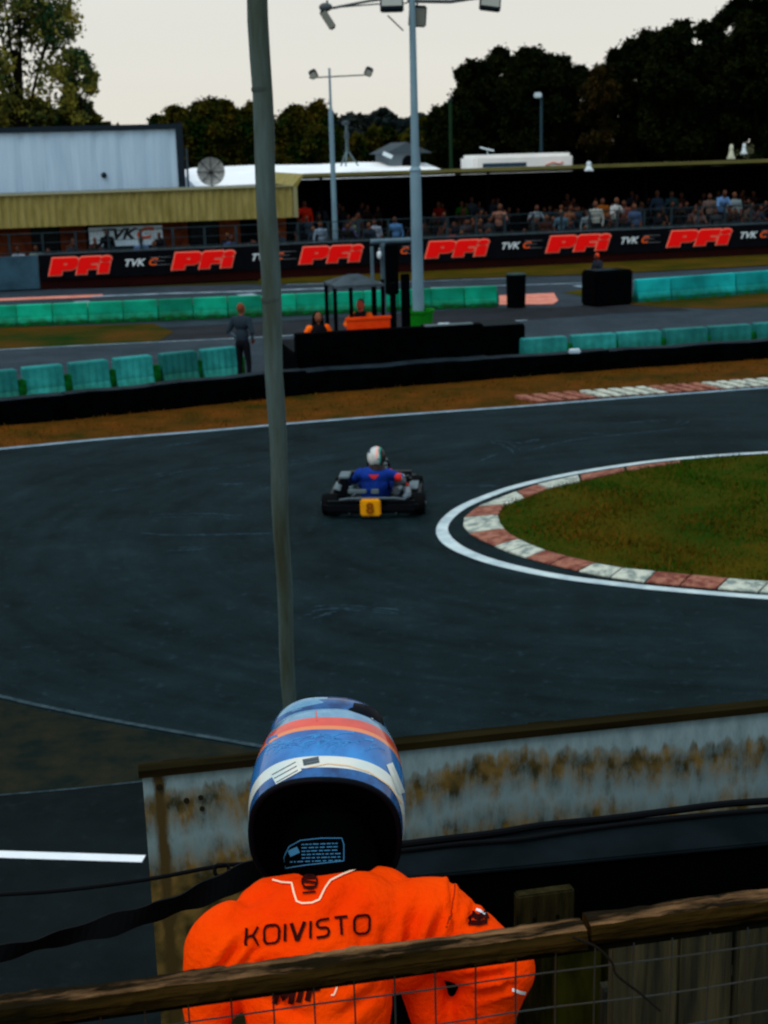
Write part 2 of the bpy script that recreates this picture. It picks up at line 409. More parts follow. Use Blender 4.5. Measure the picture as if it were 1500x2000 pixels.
# the far side
sec_top = [(0, 683), (200, 673), (480, 660), (840, 640), (1030, 625), (1200, 612), (1400, 603), (1500, 600)]
st_top = [(0, 567), (540, 554), (820, 547), (1000, 541), (1200, 535), (1500, 519)]
FT = [gp(x, y) for x, y in st_top]; d0 = (FT[-1]-FT[0]).normalized()
far = [FT[0]-d0*40]+FT+[FT[-1]+d0*40]
lo = [gp(x, y) for x, y in ((1500, 668), (1000, 700), (500, 740), (0, 790))]; dl = (lo[0]-lo[-1]).normalized()
ground_poly('pit_straight', far+[lo[0]+dl*40]+lo+[lo[-1]-dl*40], -.008, M_far)
SEC = [gp(x, y) for x, y in sec_top]; ds = (SEC[-1]-SEC[0]).normalized(); SECx = [SEC[0]-ds*30]+SEC+[SEC[-1]+ds*30]
b = MB(); strip(SECx[:6], .12, .003, b); tag(b.build('far_edge_line', M_linef), kind='structure')
# dark concrete apron between second road and far barriers
cn = [gp(x, y) for x, y in ((1350, 606), (1250, 585), (1150, 596), (1080, 600), (970, 600), (700, 617), (450, 632), (290, 641), (310, 655))]
ground_poly('apron', [gp(x, y) for x, y in ((310, 668), (480, 660), (840, 640), (1030, 625), (1200, 612))]+cn, -.004, M_conc)
ground_poly('far_verge', [SEC[0]-ds*30]+[gp(x, y) for x, y in ((0, 682), (200, 672), (310, 666), (340, 648), (300, 632), (0, 640))]+[gp(0, 640)-ds*30], 0, M_gfar)
ground_poly('right_verge', [gp(x, y) for x, y in ((1180, 590), (1240, 580), (1500, 560), (1800, 545), (1800, 588), (1500, 599), (1400, 603), (1290, 600))], 0, M_gfar)
ground_poly('grass_corner', [gp(x, y) for x, y in ((1098, 571), (1160, 562), (1235, 566), (1235, 584), (1160, 582), (1125, 576))], 0, M_grass)
A = gp(80, 566); B = gp(1500, 497); WU = (B-A).normalized(); WN = Vector((-WU.y, WU.x, 0))
ground_poly('olive_strip', [gp(500, 556), gp(700, 550), gp(820, 546), gp(1000, 540), gp(1200, 534), gp(1500, 518), gp(1500, 518)+d0*30, B+WU*30+WN*.3, A+WU*8+WN*.3], .002, M_olive)
b = MB()
for a_ in (((-60, 587), (0, 585), (100, 581), (200, 577)), ):
    strip([gp(x, y) for x, y in a_], .85, .0, b)
ground_poly('painted_runoff', [gp(x, y) for x, y in ((975, 577), (1082, 572), (1090, 587), (1080, 594), (975, 595))], .002, M_salmon)
tag(b.build('painted_kerb', M_salmon), kind='structure')
b = MB()
strip([gp(x, y) for x, y in ((180, 579), (330, 573), (480, 569), (640, 563))], .35, .001, b)
strip([gp(x, y) for x, y in ((157, 588), (180, 598))], .5, .002, b)
strip([gp(x, y) for x, y in ((476, 574), (500, 582))], .6, .002, b)
strip([gp(x, y) for x, y in ((1130, 557), (1165, 564))], .5, .002, b)
strip([gp(x, y) for x, y in ((840, 562), (1000, 557), (1130, 553), (1240, 548), (1500, 531))], .16, .001, b)
strip([gp(x, y) for x, y in ((560, 556), (720, 551), (860, 548), (1000, 543))], .14, .001, b)
strip([gp(x, y) for x, y in ((560, 580), (700, 572), (800, 566), (960, 560))], .14, .001, b)
tag(b.build('grid_markings', M_linef), kind='structure')

# hairpin island
OW = [(1900, 868), (1700, 874), (1500, 884), (1400, 890), (1270, 902), (1130, 923), (1020, 947), (950, 970), (893, 997), (864, 1030), (878, 1060), (930, 1087), (1010, 1110), (1110, 1129), (1250, 1146), (1380, 1158), (1500, 1167), (1700, 1178), (1900, 1186)]
wl = [.11, .11, .11, .12, .12, .13, .135, .135, .14, .14, .18, .17, .16, .15, .14, .13, .13, .12, .12]
pts = smooth_line([gp(x, y) for x, y in OW], 10); ww = [wl[min(i//10, 18)]*(1-(i % 10)/10)+wl[min(i//10+1, 18)]*((i % 10)/10) for i in range(len(pts))]
b = MB(); strip(pts, ww, .004, b); tag(b.build('hairpin_line', M_line), kind='structure')
KB = [(1330, 900, 1332, 902), (1220, 914, 1222, 919), (1131, 929, 1134, 939), (1047, 948, 1068, 954), (1010, 961, 1024, 972), (933, 991, 985, 986), (907, 1012, 972, 1006), (905, 1029, 976, 1021), (917, 1043, 985, 1033), (942, 1057, 998, 1044), (966, 1068, 1015, 1053), (992, 1079, 1038, 1064), (1028, 1091, 1067, 1075), (1074, 1104, 1110, 1087), (1129, 1117, 1163, 1100), (1192, 1129, 1218, 1109), (1260, 1139, 1283, 1116), (1327, 1146, 1351, 1123), (1400, 1152, 1423, 1130), (1481, 1159, 1504, 1136), (1570, 1165, 1592, 1142), (1670, 1170, 1690, 1148), (1780, 1175, 1800, 1153)]
KC = [0, 1, 0, 1, 1, 0, 1, 0, 0, 0, 1, 1, 0, 0, 1, 1, 0, 0, 1, 1, 0, 0]
KC = [0, 0, 1, 0, 1, 0, 1, 1, 0, 0, 1, 1, 0, 0, 1, 1, 0, 0, 1, 1, 0, 0]
b = MB()
for i in range(len(KB)-1):
    o0 = gp(*KB[i][:2]); i0 = gp(*KB[i][2:], .05); o1 = gp(*KB[i+1][:2]); i1 = gp(*KB[i+1][2:], .05)
    g_ = .03
    a0 = o0.lerp(o1, g_); a1 = o0.lerp(o1, 1-g_); c0 = i0.lerp(i1, g_); c1 = i0.lerp(i1, 1-g_)
    b.cur = KC[i]; t_ = random.uniform(0, .006)
    up = lambda p, h: Vector((p.x, p.y, h+t_))
    mid0 = a0.lerp(c0, .82); mid1 = a1.lerp(c1, .82)
    vs = [up(a0, .0), up(a1, .0), up(c1, .0), up(c0, .0), up(a0, .014), up(a1, .014), up(mid1, .055), up(mid0, .055), up(c1, .05), up(c0, .05)]
    b.add(vs, [(0, 1, 5, 4), (4, 5, 6, 7), (7, 6, 8, 9), (1, 2, 8, 6, 5), (3, 0, 4, 7, 9), (2, 3, 9, 8)])
tag(b.build('hairpin_kerb', [M_kred, M_kwhite]), kind='structure')
IG = [(1900, 869), (1700, 876), (1500, 887), (1400, 894), (1330, 902), (1220, 918), (1134, 938), (1066, 955), (1024, 971), (985, 986), (972, 1006), (976, 1021), (985, 1033), (998, 1044), (1015, 1053), (1038, 1064), (1067, 1075), (1110, 1087), (1163, 1100), (1218, 1109), (1283, 1116), (1351, 1123), (1423, 1130), (1504, 1136), (1592, 1142), (1800, 1153), (1950, 1158)]
IGw = [gp(x, y, .03) for x, y in IG]
ground_poly('island_ground', IGw, .035, M_grass)
# real blades on the island and loose tufts on the verge
def blades(name, poly, n, h, z, mats, seed, lean=.5):
    rs = np.random.RandomState(seed); xs = [p.x for p in poly]; ys = [p.y for p in poly]; k = len(poly)
    x = rs.uniform(min(xs), max(xs), n); y = rs.uniform(min(ys), max(ys), n); ins = np.zeros(n, bool); j = k-1
    for i in range(k):
        c = ((ys[i] > y) != (ys[j] > y)) & (x < (xs[j]-xs[i])*(y-ys[i])/((ys[j]-ys[i]) or 1e-9)+xs[i]); ins ^= c; j = i
    x = x[ins]; y = y[ins]; n = len(x); a = rs.uniform(0, 6.283, n); hh = h*rs.uniform(.4, 1.2, n)*(.7+.6*np.sin(x*1.7+np.cos(y*2.3))**2)
    wd = .3*hh; V = np.empty((n*3, 3)); lx = rs.normal(0, lean, n)*hh; ly = rs.normal(0, lean, n)*hh
    V[0::3] = np.c_[x-np.cos(a)*wd/2, y-np.sin(a)*wd/2, np.full(n, z)]; V[1::3] = np.c_[x+np.cos(a)*wd/2, y+np.sin(a)*wd/2, np.full(n, z)]
    V[2::3] = np.c_[x+lx, y+ly, z+hh]
    me = bpy.data.meshes.new(name); me.vertices.add(n*3); me.vertices.foreach_set('co', V.ravel()); me.loops.add(n*3)
    me.loops.foreach_set('vertex_index', np.arange(n*3)); me.polygons.add(n); me.polygons.foreach_set('loop_start', np.arange(n)*3)
    for m_ in mats: me.materials.append(m_)
    pn = np.sin(x*.9+1.3*np.sin(y*.7))+rs.normal(0, .8, n)
    me.polygons.foreach_set('material_index', (pn > .35).astype(np.int32) % len(mats)); me.update(); me.validate()
    return tag(objm(name, me), kind='stuff')
M_bg = mat('blade_green', (.010, .055, .003), .9, .05, vscale=.9, col2=(.030, .060, .004)); M_bb = mat('blade_straw', (.040, .042, .003), .9, .05, vscale=1.2, col2=(.12, .055, .006))
blades('grass', [p for p in IGw if True], 60000, .05, .033, [M_bg, M_bb], 3)
blades('verge_grass', [L1w[i]+Vector((0, .25, 0)) for i in range(len(L1w))]+vb, 60000, .05, -.012, [M_bb, mat('blade_dry', (.07, .03, .004), .9, .05, vscale=1, col2=(.16, .058, .008))], 4)

# serrated kerb on the far edge
b = MB(); kk = [(1052, 787.5), (1180, 778), (1318, 768.5), (1424, 761), (1560, 751), (1700, 741)]
for s_ in range(5):
    p0 = gp(*kk[s_]); p1 = gp(*kk[s_+1]); n_ = max(4, int((p1-p0).length/.28)); b.cur = s_ % 2
    u = (p1-p0).normalized(); nn = Vector((-u.y, u.x, 0))
    for k in range(n_):
        q0 = p0.lerp(p1, k/n_)+nn*.07; q1 = p0.lerp(p1, (k+.62)/n_)+nn*.07
        sh = u*.22
        vs = [q0, q1, q1+nn*.62-sh, q0+nn*.62-sh]; top = [Vector((x.x, x.y, .055 if i > 1 else .025)) for i, x in enumerate(vs)]
        vs = [Vector((x.x, x.y, -.01)) for x in vs]
        b.add(vs+top, [(4, 5, 6, 7), (0, 1, 5, 4), (1, 2, 6, 5), (2, 3, 7, 6), (3, 0, 4, 7)])
    b.cur = 2
    b.add([Vector((x.x, x.y, .006)) for x in (p0+nn*.05, p1+nn*.05, p1+nn*.72-u*.2, p0+nn*.72-u*.2)], [(0, 1, 2, 3)])
tag(b.build('serrated_kerb', [M_kred, M_kwhite, mat('kerb_base', (.09, .035, .025), .9, .1, var=.4, vscale=4)]), kind='structure')

# near left: runoff and paddock path
ground_poly('runoff', [gp(x, y) for x, y in ((-500, 1240), (-200, 1310), (0, 1368), (100, 1392), (250, 1422), (480, 1462), (700, 1505), (700, 1560), (480, 1520), (280, 1529), (0, 1558), (-500, 1610))], .006, M_dirt)
ground_poly('paddock_path', [gp(x, y) for x, y in ((-500, 1610), (0, 1558), (280, 1529), (480, 1520), (900, 1490))]+[Vector((6, 5.6, 0)), Vector((-9, 5.6, 0))], .010, M_path)
b = MB(); strip([gp(x, y) for x, y in ((-700, 1652), (0, 1672), (281, 1681))], .095, .015, b); tag(b.build('pit_line', M_linew), kind='structure')
b = MB(); strip(smooth_line([gp(x, y) for x, y in ((-400, 1262), (0, 1362), (100, 1385), (250, 1415), (480, 1455), (700, 1496))], 5), .05, .014, b)
strip([gp(x, y) for x, y in ((-300, 1590), (0, 1556), (150, 1543), (280, 1529))], .02, .014, b); tag(b.build('joint_lines', mat('joint', (.02, .035, .042), .9, .1, vscale=12, col2=(.05, .075, .085))), kind='structure')
# scuffs scraped into the tarmac
b = MB()
SC = [[(310, 1008), (400, 1007), (470, 1012)], [(280, 1043), (340, 1046), (430, 1045), (530, 1043)], [(440, 945), (490, 943)], [(515, 953), (530, 949)], [(960, 862), (990, 872), (1008, 884)], [(975, 862), (1020, 866), (1050, 858)], [(1325, 829), (1338, 825)],
      [(1150, 845), (1180, 848)], [(600, 1190), (650, 1185), (770, 1196)], [(608, 1208), (640, 1200)], [(330, 1072), (400, 1069)], [(840, 948), (960, 950)], [(110, 1386), (120, 1384)], [(330, 868), (390, 862)], [(1040, 880), (1120, 860), (1330, 838)], [(200, 960), (260, 950)], [(1200, 830), (1290, 822)], [(930, 900), (960, 888)], [(560, 905), (640, 892)], [(300, 930), (420, 915), (500, 910)]]
for ln in SC:
    
    pl_ = smooth_line([gp(x, y) for x, y in ln], 12); rs_ = random.Random(int(ln[0][0]))
    for q_ in range(3):
        o_ = Vector((rs_.uniform(-.12, .12), rs_.uniform(-.12, .12), 0)); strip([p+o_+Vector((rs_.uniform(-.02, .02), rs_.uniform(-.02, .02), 0)) for p in pl_], [rs_.uniform(.003, .030) for p in pl_], .002+.0006*q_, b)
tag(b.build('tyre_scuffs', M_scuff), kind='structure')
# the grass bank that carries the photographer and the rider
b = MB(); prof = [(-30, 2.6), (1.35, 2.6), (1.6, 1.95), (3.9, 1.9), (4.3, 1.1), (6.3, -.02)]; n = 40; vs = []
for (y, z) in prof:
    for i in range(n+1): x = -30+i*1.5; vs.append((x, y+min(max(x, -2), 3)*.12*(1 if y > 1 else 0), z))
b.add(vs, [(j*(n+1)+i, j*(n+1)+i+1, (j+1)*(n+1)+i+1, (j+1)*(n+1)+i) for j in range(len(prof)-1) for i in range(n)])
tag(b.build('grass_bank', mat('bank_grass', (.03, .032, .004), .95, .05, vscale=2, col2=(.09, .07, .008), bump=.6, bscale=12)), kind='structure')

# ------------------------------------------------------------ stand wall with adverts
M_wall = mat('wall_dark', (.014, .0035, .0035), .9, .1, vscale=.4, col2=(.026, .005, .004), stretch=(1, 1, .2))
M_black = mat('banner_black', (.003, .004, .006), .8, .1, var=.3, vscale=2)
M_rail = mat('rail_grey', (.035, .055, .065), .6, .3, metal=.2, var=.3, vscale=3)
def wp(s, off, z): p = A+WU*s+WN*off; return Vector((p.x, p.y, z))
WM = Matrix((WU, WN, Vector((0, 0, 1)))).transposed()
def wbox(mb, s0, s1, o0, o1, z0, z1): mb.box(wp((s0+s1)/2, (o0+o1)/2, (z0+z1)/2), (s1-s0, o1-o0, z1-z0), WM)
def s_at(px, off, py=470):
    p = pp(px, py, A+WN*off, WN); return (p-A).dot(WU)
WH = 1.24
t = thing('track_wall', wp(0, 0, 0), 'long low black wall with dark red foot along the front of the grandstand', 'wall')
b = MB(); wbox(b, 0, 48, 0, .18, 0, WH-.02); b.build('wall', M_wall, t)
b = MB(); wbox(b, 0, 48, -.03, .21, WH-.02, WH+.03); b.build('coping', M_rail, t)
LX = [90, 332, 583, 830, 1067, 1303, 1545]
P_ = [[(0, 0), (.78, 0), (.78, .27), (1.35, .27), (1.58, .36), (1.68, .5), (1.68, .82), (1.6, .95), (1.42, 1), (0, 1)], [(.8, .57), (.8, .69), (1.02, .69), (1.02, .57)]]
F_ = [[(1.74, 0), (2.4, 0), (2.4, .27), (2.98, .27), (2.98, .5), (2.56, .5), (2.56, .62), (3.06, .62), (3.06, 1), (1.9, 1), (1.74, .9)]]
I_ = [[(3.12, 0), (3.8, 0), (3.8, .62), (3.12, .62)]]
D_ = [[(3.47+.36*math.cos(a), .83+.17*math.sin(a)) for a in [k*math.pi/8 for k in range(16)]]]
shr = lambda rings: [[(x+.3*y, y) for x, y in r] for r in rings]
M_pred = mat('sign_red', (.98, .006, .005), .6, .2); M_pink = mat('sign_pink', (.95, .22, .15), .6, .2)
M_sw = mat('sign_white', (.60, .68, .72), .6, .2); M_or = mat('sign_orange', (.75, .10, .02), .6, .2); M_sg = mat('sign_grey', (.14, .15, .16), .6, .2)
PL = [poly_mesh(shr(r), 0, .008, -.006) for r in (P_, F_, I_, D_)]
PO = [poly_mesh(shr([r[0]]), -.012, .006, .06) for r in (P_, F_, I_, D_)]
def join_me(mes):
    b_ = MB()
    for me in mes: b_.add([v.co.copy() for v in me.vertices], [tuple(p.vertices) for p in me.polygons])
    return b_
def on_wall(mb, s, off, z, sx, sz):
    Mx = Matrix(((WU.x, 0, -WN.x), (WU.y, 0, -WN.y), (0, 1, 0))).to_4x4(); Mx.translation = wp(s, off, z)
    return mb.xf(Mx @ Matrix.Diagonal((sx, sz, 1, 1)))
words = ['above the grey wall end, leftmost of the row', 'second from the left, under the corrugated fascia', 'just left of the traffic light post', 'just right of the tall floodlight pole', 'behind the black round bin and the capped marshal', 'rightmost fully visible one']
TV = text_mesh('TVK', .46, .35, .012, 1.0); CC = text_mesh('C', .46, .35, .012, 1.0)
for i in range(6):
    s0 = s_at(LX[i]-12, -.06); s1 = s_at(LX[i+1]-12, -.06)
    t = thing('advert_banner', wp(s0, -.06, 0), 'black advert banner with red PFi lettering, '+words[i], 'banner', 'PFi banners along the grandstand wall')
    if i == 0: s0 = .02
    b = MB(); wbox(b, s0+.01, s1-.01, -.05, -.01, .34, WH-.035); b.build('sheet', M_black, t)
    sl_ = s_at(LX[i], -.06); wid = s_at(LX[i]+126, -.06)-sl_
    b = on_wall(join_me(PO), sl_, -.058, .50, wid/4.1, .60); b.build('lettering_edge', M_pink, t)
    b = on_wall(join_me(PL), sl_, -.074, .50, wid/4.1, .60); b.build('lettering', M_pred, t)
    sr = s_at([237, 487, 735, 977, 1210, 1443][i], -.06)
    b = on_wall(join_me([TV]), sr, -.056, .70, .86, .76); em = b.build('club_lettering', M_sw, t)
    b = on_wall(join_me([CC]), sr+.88, -.056, .70, .95, .76); b.build('club_arrow', M_or, em)
    b = MB()
    for z in (.70, .84, .97): b.add([wp(sr+1.0+(.1 if z == .84 else 0), -.053, z-.012), wp(sr+1.75-(.25 if z == .84 else 0), -.053, z-.006), wp(sr+1.75-(.25 if z == .84 else 0), -.053, z+.006), wp(sr+1.0, -.053, z+.014)], [(0, 1, 2, 3)])
    b.build('streaks', M_sg, em)
# grey end panel left of the adverts
t = thing('end_wall', wp(-3, 0, 0), 'plain blue grey panelled wall at the left end of the adverts', 'wall')
b = MB()
for k in range(8): wbox(b, -16+2*k, -14.02+2*k, 0, .12, .05, WH-.02)
wbox(b, -16, -.02, .12, .2, 0, WH-.06); b.build('panel', mat('blue_panel', (.03, .07, .10), .7, .25, var=.3, vscale=1.2), t)
# spectator fence on the wall
t = thing('spectator_fence', wp(0, .6, 0), 'grey steel post and mesh fence between spectators and track wall', 'fence')
M_frl = mat('fence_grey', (.020, .034, .040), .6, .2, var=.3, vscale=3)
for k in range(56):
    s = -15+1.17*k; b = MB(); b.bbox(wp(s, .6, WH/2+.35), (.09, .06, WH+.78), .01, WM); b.build('post', M_frl, t)
b = MB()
for z, r in ((WH+.72, .02), (WH+.38, .012), (WH+.05, .02)): b.cyl(wp(-15, .6, z), wp(50, .6, z), r, n=6)
b.build('rail', M_frl, t)
b = MB()
for k in range(540): b.cyl(wp(-15+.12*k, .6, WH), wp(-15+.12*k, .6, WH+.7), .0035, n=3, caps=False)
b.build('mesh_panel', M_frl, t)
# ------------------------------------------------------------ grandstand building
OF = 2.6
M_fasc = mat('fascia_olive', (.19, .155, .045), .7, .2, vscale=2.5, col2=(.30, .25, .085), stretch=(2, 2, .4))
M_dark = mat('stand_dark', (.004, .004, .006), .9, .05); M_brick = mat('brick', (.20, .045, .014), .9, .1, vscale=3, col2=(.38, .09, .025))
M_roof = mat('roof_sheet', (.12, .13, .11), .8, .2, var=.2, vscale=.5)
def fp(px, py, off): return pp(px, py, A+WN*off, WN)
tl = fp(0, 381, OF); bl = fp(0, 443, OF); tr = fp(572, 367, OF); br = fp(572, 428, OF)
zt = (tl.z+tr.z)/2; zb = (bl.z+br.z)/2; sR = (tr-A).dot(WU)
rt = fp(1045, 325, OF); zr = rt.z; print('fascia', zt, zb, tl.z, tr.z, 'roof', zr, fp(600, 349, OF).z, fp(1500, 312, OF).z)
t = thing('grandstand', wp(0, OF, 0), 'long low covered grandstand with olive corrugated fascia and dark open front', 'grandstand')
b = MB(); n = int((sR+22)/.07); vs = []
for i in range(n+1):
    s = -22+i*(sR+22)/n; o_ = OF+(.0 if i % 4 < 2 else .035)
    vs += [wp(s, o_, zb), wp(s, o_, zt)]
b.add(vs, [(2*i, 2*i+2, 2*i+3, 2*i+1) for i in range(n)]); wbox(b, -22, sR, OF+.05, OF+.15, zb+.01, zt-.01); b.build('fascia', M_fasc, t)
b = MB(); wbox(b, -22, sR+.05, OF-.06, OF+.5, zt, zt+.05); wbox(b, sR, sR+.16, OF-.05, OF+.2, zb, zt-.002); b.build('trim', mat('olive_trim', (.24, .23, .12), .7, .2), t)
b = MB(); wbox(b, -22, sR-.1, OF+.16, 9, zt-.12, zt-.02); b.build('canopy_roof', M_roof, t)
s2 = (fp(592, 350, OF)-A).dot(WU)
b = MB(); wbox(b, s2, 52, OF, OF+.2, zr-.13, zr); e_ = b.build('roof_edge', mat('roof_edge', (.10, .095, .030), .7, .2, vscale=.6, col2=(.16, .145, .05)), t)
b = MB(); b.add([wp(sR+.1, OF, zt-.1), wp(s2, OF, zr-.12), wp(s2, OF, zr), wp(sR, OF, zt+.04)]+[wp(sR+.1, 9, zt-.1), wp(s2, 9, zr-.12), wp(s2, 9, zr), wp(sR, 9, zt+.04)], [(0, 1, 2, 3), (3, 2, 6, 7), (0, 1, 5, 4), (4, 5, 6, 7)]); b.build('roof_slope', M_fasc, t)
b = MB(); b.add([wp(s2, OF+.2, zr-.02), wp(52, OF+.2, zr-.02), wp(52, 12, zr-.30), wp(s2, 12, zr-.30), wp(s2, OF+.2, zr-.12), wp(52, OF+.2, zr-.12), wp(52, 12, zr-.4), wp(s2, 12, zr-.4)], [(0, 1, 2, 3), (4, 5, 6, 7)]); b.build('main_roof', M_roof, t)
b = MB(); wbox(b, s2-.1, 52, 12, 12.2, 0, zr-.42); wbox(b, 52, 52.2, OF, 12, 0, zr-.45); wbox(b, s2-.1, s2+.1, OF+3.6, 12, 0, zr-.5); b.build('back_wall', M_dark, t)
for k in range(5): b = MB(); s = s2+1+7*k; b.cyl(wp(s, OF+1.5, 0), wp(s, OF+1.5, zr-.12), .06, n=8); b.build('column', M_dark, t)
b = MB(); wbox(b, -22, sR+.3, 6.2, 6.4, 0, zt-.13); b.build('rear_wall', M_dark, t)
for x0, x1 in ((-60, 62), (118, 168), (318, 368), (430, 470), (505, 560)):
    b = MB(); wbox(b, s_at(x0, 5.9), s_at(x1, 5.9), 5.9, 6.19, 0, zb+.3); b.build('brick_pier', M_brick, t)
for x0, x1 in ((372, 426), (64, 115)):
    b = MB(); wbox(b, s_at(x0, 6.1), s_at(x1, 6.1), 6.12, 6.19, 1.0, 2.2); b.build('window', mat('window_dark', (.01, .014, .018), .2, .5), t)
b = MB(); wbox(b, s2+1, 51.9, 2.7, 11.9, .151, .45); wbox(b, s2+1, 51.8, 4.6, 11.8, .451, .75); tag(b.build('terrace_steps', M_conc), kind='structure')
b = MB(); wbox(b, -22, 52, .25, 12, .0, .15); tag(b.build('terrace', M_conc), kind='structure')
# club board under the canopy
t = thing('club_sign', wp(0, 3.3, 0), 'white club sign with black TVKC lettering hanging under the olive canopy', 'sign')
q0 = s_at(175, 3.3); q1 = s_at(318, 3.3); z1 = fp(245, 441, 3.3).z-.02; z0 = fp(245, 480, 3.3).z
b = MB(); wbox(b, q0, q1, 3.3, 3.35, z0, z1); b.build('board', mat('sign_board', (.62, .78, .88), .6, .2, var=.15, vscale=1), t)
TB = text_mesh('TVK', .62, .35, .02, 1.15); b = on_wall(join_me([TB]), q0+.35, 3.292, z0+.25, 1, .95); b.build('lettering', mat('sign_ink', (.006, .006, .01), .7), t)
b = on_wall(join_me([text_mesh('C', .62, .35, .03, 1.3)]), q0+1.72, 3.290, z0+.25, 1, .95); b.build('arrow', M_or, t)
b = MB()
for k in range(4): b.add([wp(q0+2.1, 3.294, z0+.3+.12*k), wp(q1-.1, 3.294, z0+.34+.1*k), wp(q1-.1, 3.294, z0+.35+.1*k), wp(q0+2.1, 3.294, z0+.33+.12*k)], [(0, 1, 2, 3)])
b.build('streaks', M_sg, t)
# ------------------------------------------------------------ things behind the stand
M_wmet = mat('white_metal', (.36, .50, .64), .6, .25, vscale=1.2, col2=(.45, .60, .74), stretch=(3, 3, .25))
M_trim = mat('dark_trim', (.01, .018, .028), .6, .3)
t = thing('metal_building', wp(-5, 10, 0), 'large pale blue grey metal clad building with dark trim, rising behind the olive canopy', 'building')
zT = fp(170, 256, 10).z; sE = s_at(345, 10, 300); b = MB(); n = 100; vs = []
for i in range(n+1):
    s = sE-26+26*i/n; o_ = 10+(0 if i % 4 < 3 else .05); vs += [wp(s, o_, 0), wp(s, o_, zT)]
b.add(vs, [(2*i, 2*i+2, 2*i+3, 2*i+1) for i in range(n)]); wbox(b, sE-26, sE, 10.06, 24, 0, zT-.02); b.build('cladding', M_wmet, t)
b = MB(); wbox(b, sE-26, sE+.02, 9.9, 24.1, zT, zT+.22); wbox(b, sE+.005, sE+.30, 9.9, 10.3, 0, zT+.25); b.build('trim', M_trim, t)
b = MB(); b.cyl(wp(sE+.42, 10, 0), wp(sE+.42, 10, zT-.8), .05, n=8); b.build('downpipe', M_rail, t)
b = MB(); c = fp(203, 342, 9.95); b.ell(c, (.12, .06, .12)); b.build('vent', M_trim, t)
# marquee
M_tent = mat('tent_white', (.80, .80, .80), .7, .2, vscale=.6, col2=(.9, .9, .9))
t = thing('marquee', wp(8, 14, 0), 'long white marquee roof behind the stand', 'marquee')
prof = [(352, 334), (375, 328), (500, 322), (560, 322), (620, 321), (690, 317), (800, 316), (832, 319), (850, 331)]
b = MB(); vs = []
for x, y in prof:
    p = fp(x, y, 20); s = (p-A).dot(WU); vs += [wp(s, 20, p.z), wp(s, 12.4, p.z-.75), wp(s, 12.4, 0), wp(s, 27, p.z-.8), wp(s, 27, 0)]
n = len(prof)
for i in range(n-1):
    for a_, b_ in ((0, 1), (1, 2), (0, 3), (3, 4)): b.add([vs[5*i+a_], vs[5*i+5+a_], vs[5*i+5+b_], vs[5*i+b_]], [(0, 1, 2, 3)])
for i in (0, n-1): b.add([vs[5*i+k] for k in (0, 1, 2, 4, 3)], [(0, 1, 2, 3, 4)])
b.build('canvas', M_tent, t)
# satellite dish
c = fp(412, 335, 11.5); t = thing('satellite_dish', (c.x, c.y, c.z-1.0), 'round grey mesh satellite dish on the white marquee', 'satellite dish')
b = MB(); rr = .62; q = Vector((.15, -1, .12)).normalized().to_track_quat('Z', 'Y').to_matrix(); vs = [c-q@Vector((0, 0, .16))]
for j in (1, 2, 3):
    for k in range(20): a = k*math.pi/10; vs.append(c+q@Vector((rr*j/3*math.cos(a), rr*j/3*math.sin(a), -.16+.16*(j/3)**2)))
b.add(vs, [(0, 1+k, 1+(k+1) % 20) for k in range(20)]+[(1+20*j+k, 21+20*j+k, 21+20*j+(k+1) % 20, 1+20*j+(k+1) % 20) for j in (0, 1) for k in range(20)])
b.build('reflector', mat('dish_grey', (.28, .29, .28), .6, .2, var=.3, vscale=4), t)
b = MB(); M_ds = mat('dish_strut', (.05, .05, .05), .7)
for k in range(8): a = k*math.pi/4; b.cyl(c-q@Vector((0, 0, .15)), c+q@Vector((rr*math.cos(a), rr*math.sin(a), .01)), .015, n=4)
b.ell(c+q@Vector((0, 0, .0)), (.1, .1, .1)); b.build('feed', M_ds, t)
b = MB(); b.cyl((c.x, c.y+.2, c.z-1.2), (c.x, c.y+.2, c.z), .05); b.build('mount', M_ds, t)
# mast on a tripod
c = fp(680, 320, 16); t = thing('lattice_mast', (c.x, c.y, c.z-.3), 'thin lattice mast with tripod foot on the marquee roof', 'mast'); top = fp(676, 236, 16)
b = MB(); up_ = fp(678, 296, 16)
for k in range(3):
    a = k*2.09+.3; b.cyl(c+Vector((.5*math.cos(a), .5*math.sin(a), -.1)), up_+Vector((.06*math.cos(a), .06*math.sin(a), 0)), .04, n=5)
    b.cyl(up_+Vector((.07*math.cos(a), .07*math.sin(a), 0)), top+Vector((.05*math.cos(a), .05*math.sin(a), 0)), .02, n=5)
b.build('legs', mat('mast_grey', (.10, .15, .16), .6, .3), t)
b = MB(); b.ell(fp(677, 264, 16), (.13, .13, .25)); b.ell(fp(675, 240, 16), (.2, .1, .12)); b.build('aerial', M_rail, t)
# small gabled hut
c = fp(785, 330, 18); t = thing('gabled_hut', (c.x, c.y, 0), 'small grey gabled roof hut behind the tall floodlight pole', 'hut')
z = lambda y: fp(780, y, 18).z
b = MB(); sc_ = s_at(783, 18, 300); wbox(b, sc_-.6, sc_+1.0, 18, 21, 0, z(300)); b.build('wall', mat('hut_wall', (.12, .15, .17), .8, .2), t)
b = MB(); vs = [wp(sc_-.9, 17.8, z(300)), wp(sc_+.3, 17.8, z(278)), wp(sc_+1.6, 17.8, z(300)), wp(sc_-.9, 21.2, z(300)), wp(sc_+.3, 21.2, z(278)), wp(sc_+1.6, 21.2, z(300))]
b.add(vs, [(0, 1, 4, 3), (1, 2, 5, 4), (0, 1, 2), (3, 4, 5)]); b.build('roof', mat('hut_roof', (.05, .065, .075), .8, .2), t)
b = MB(); b.cyl(wp(sc_+.4, 17.97, z(318)), wp(sc_+.4, 17.99, z(318)), .35, n=18); b.build('fan_opening', M_dark, t)
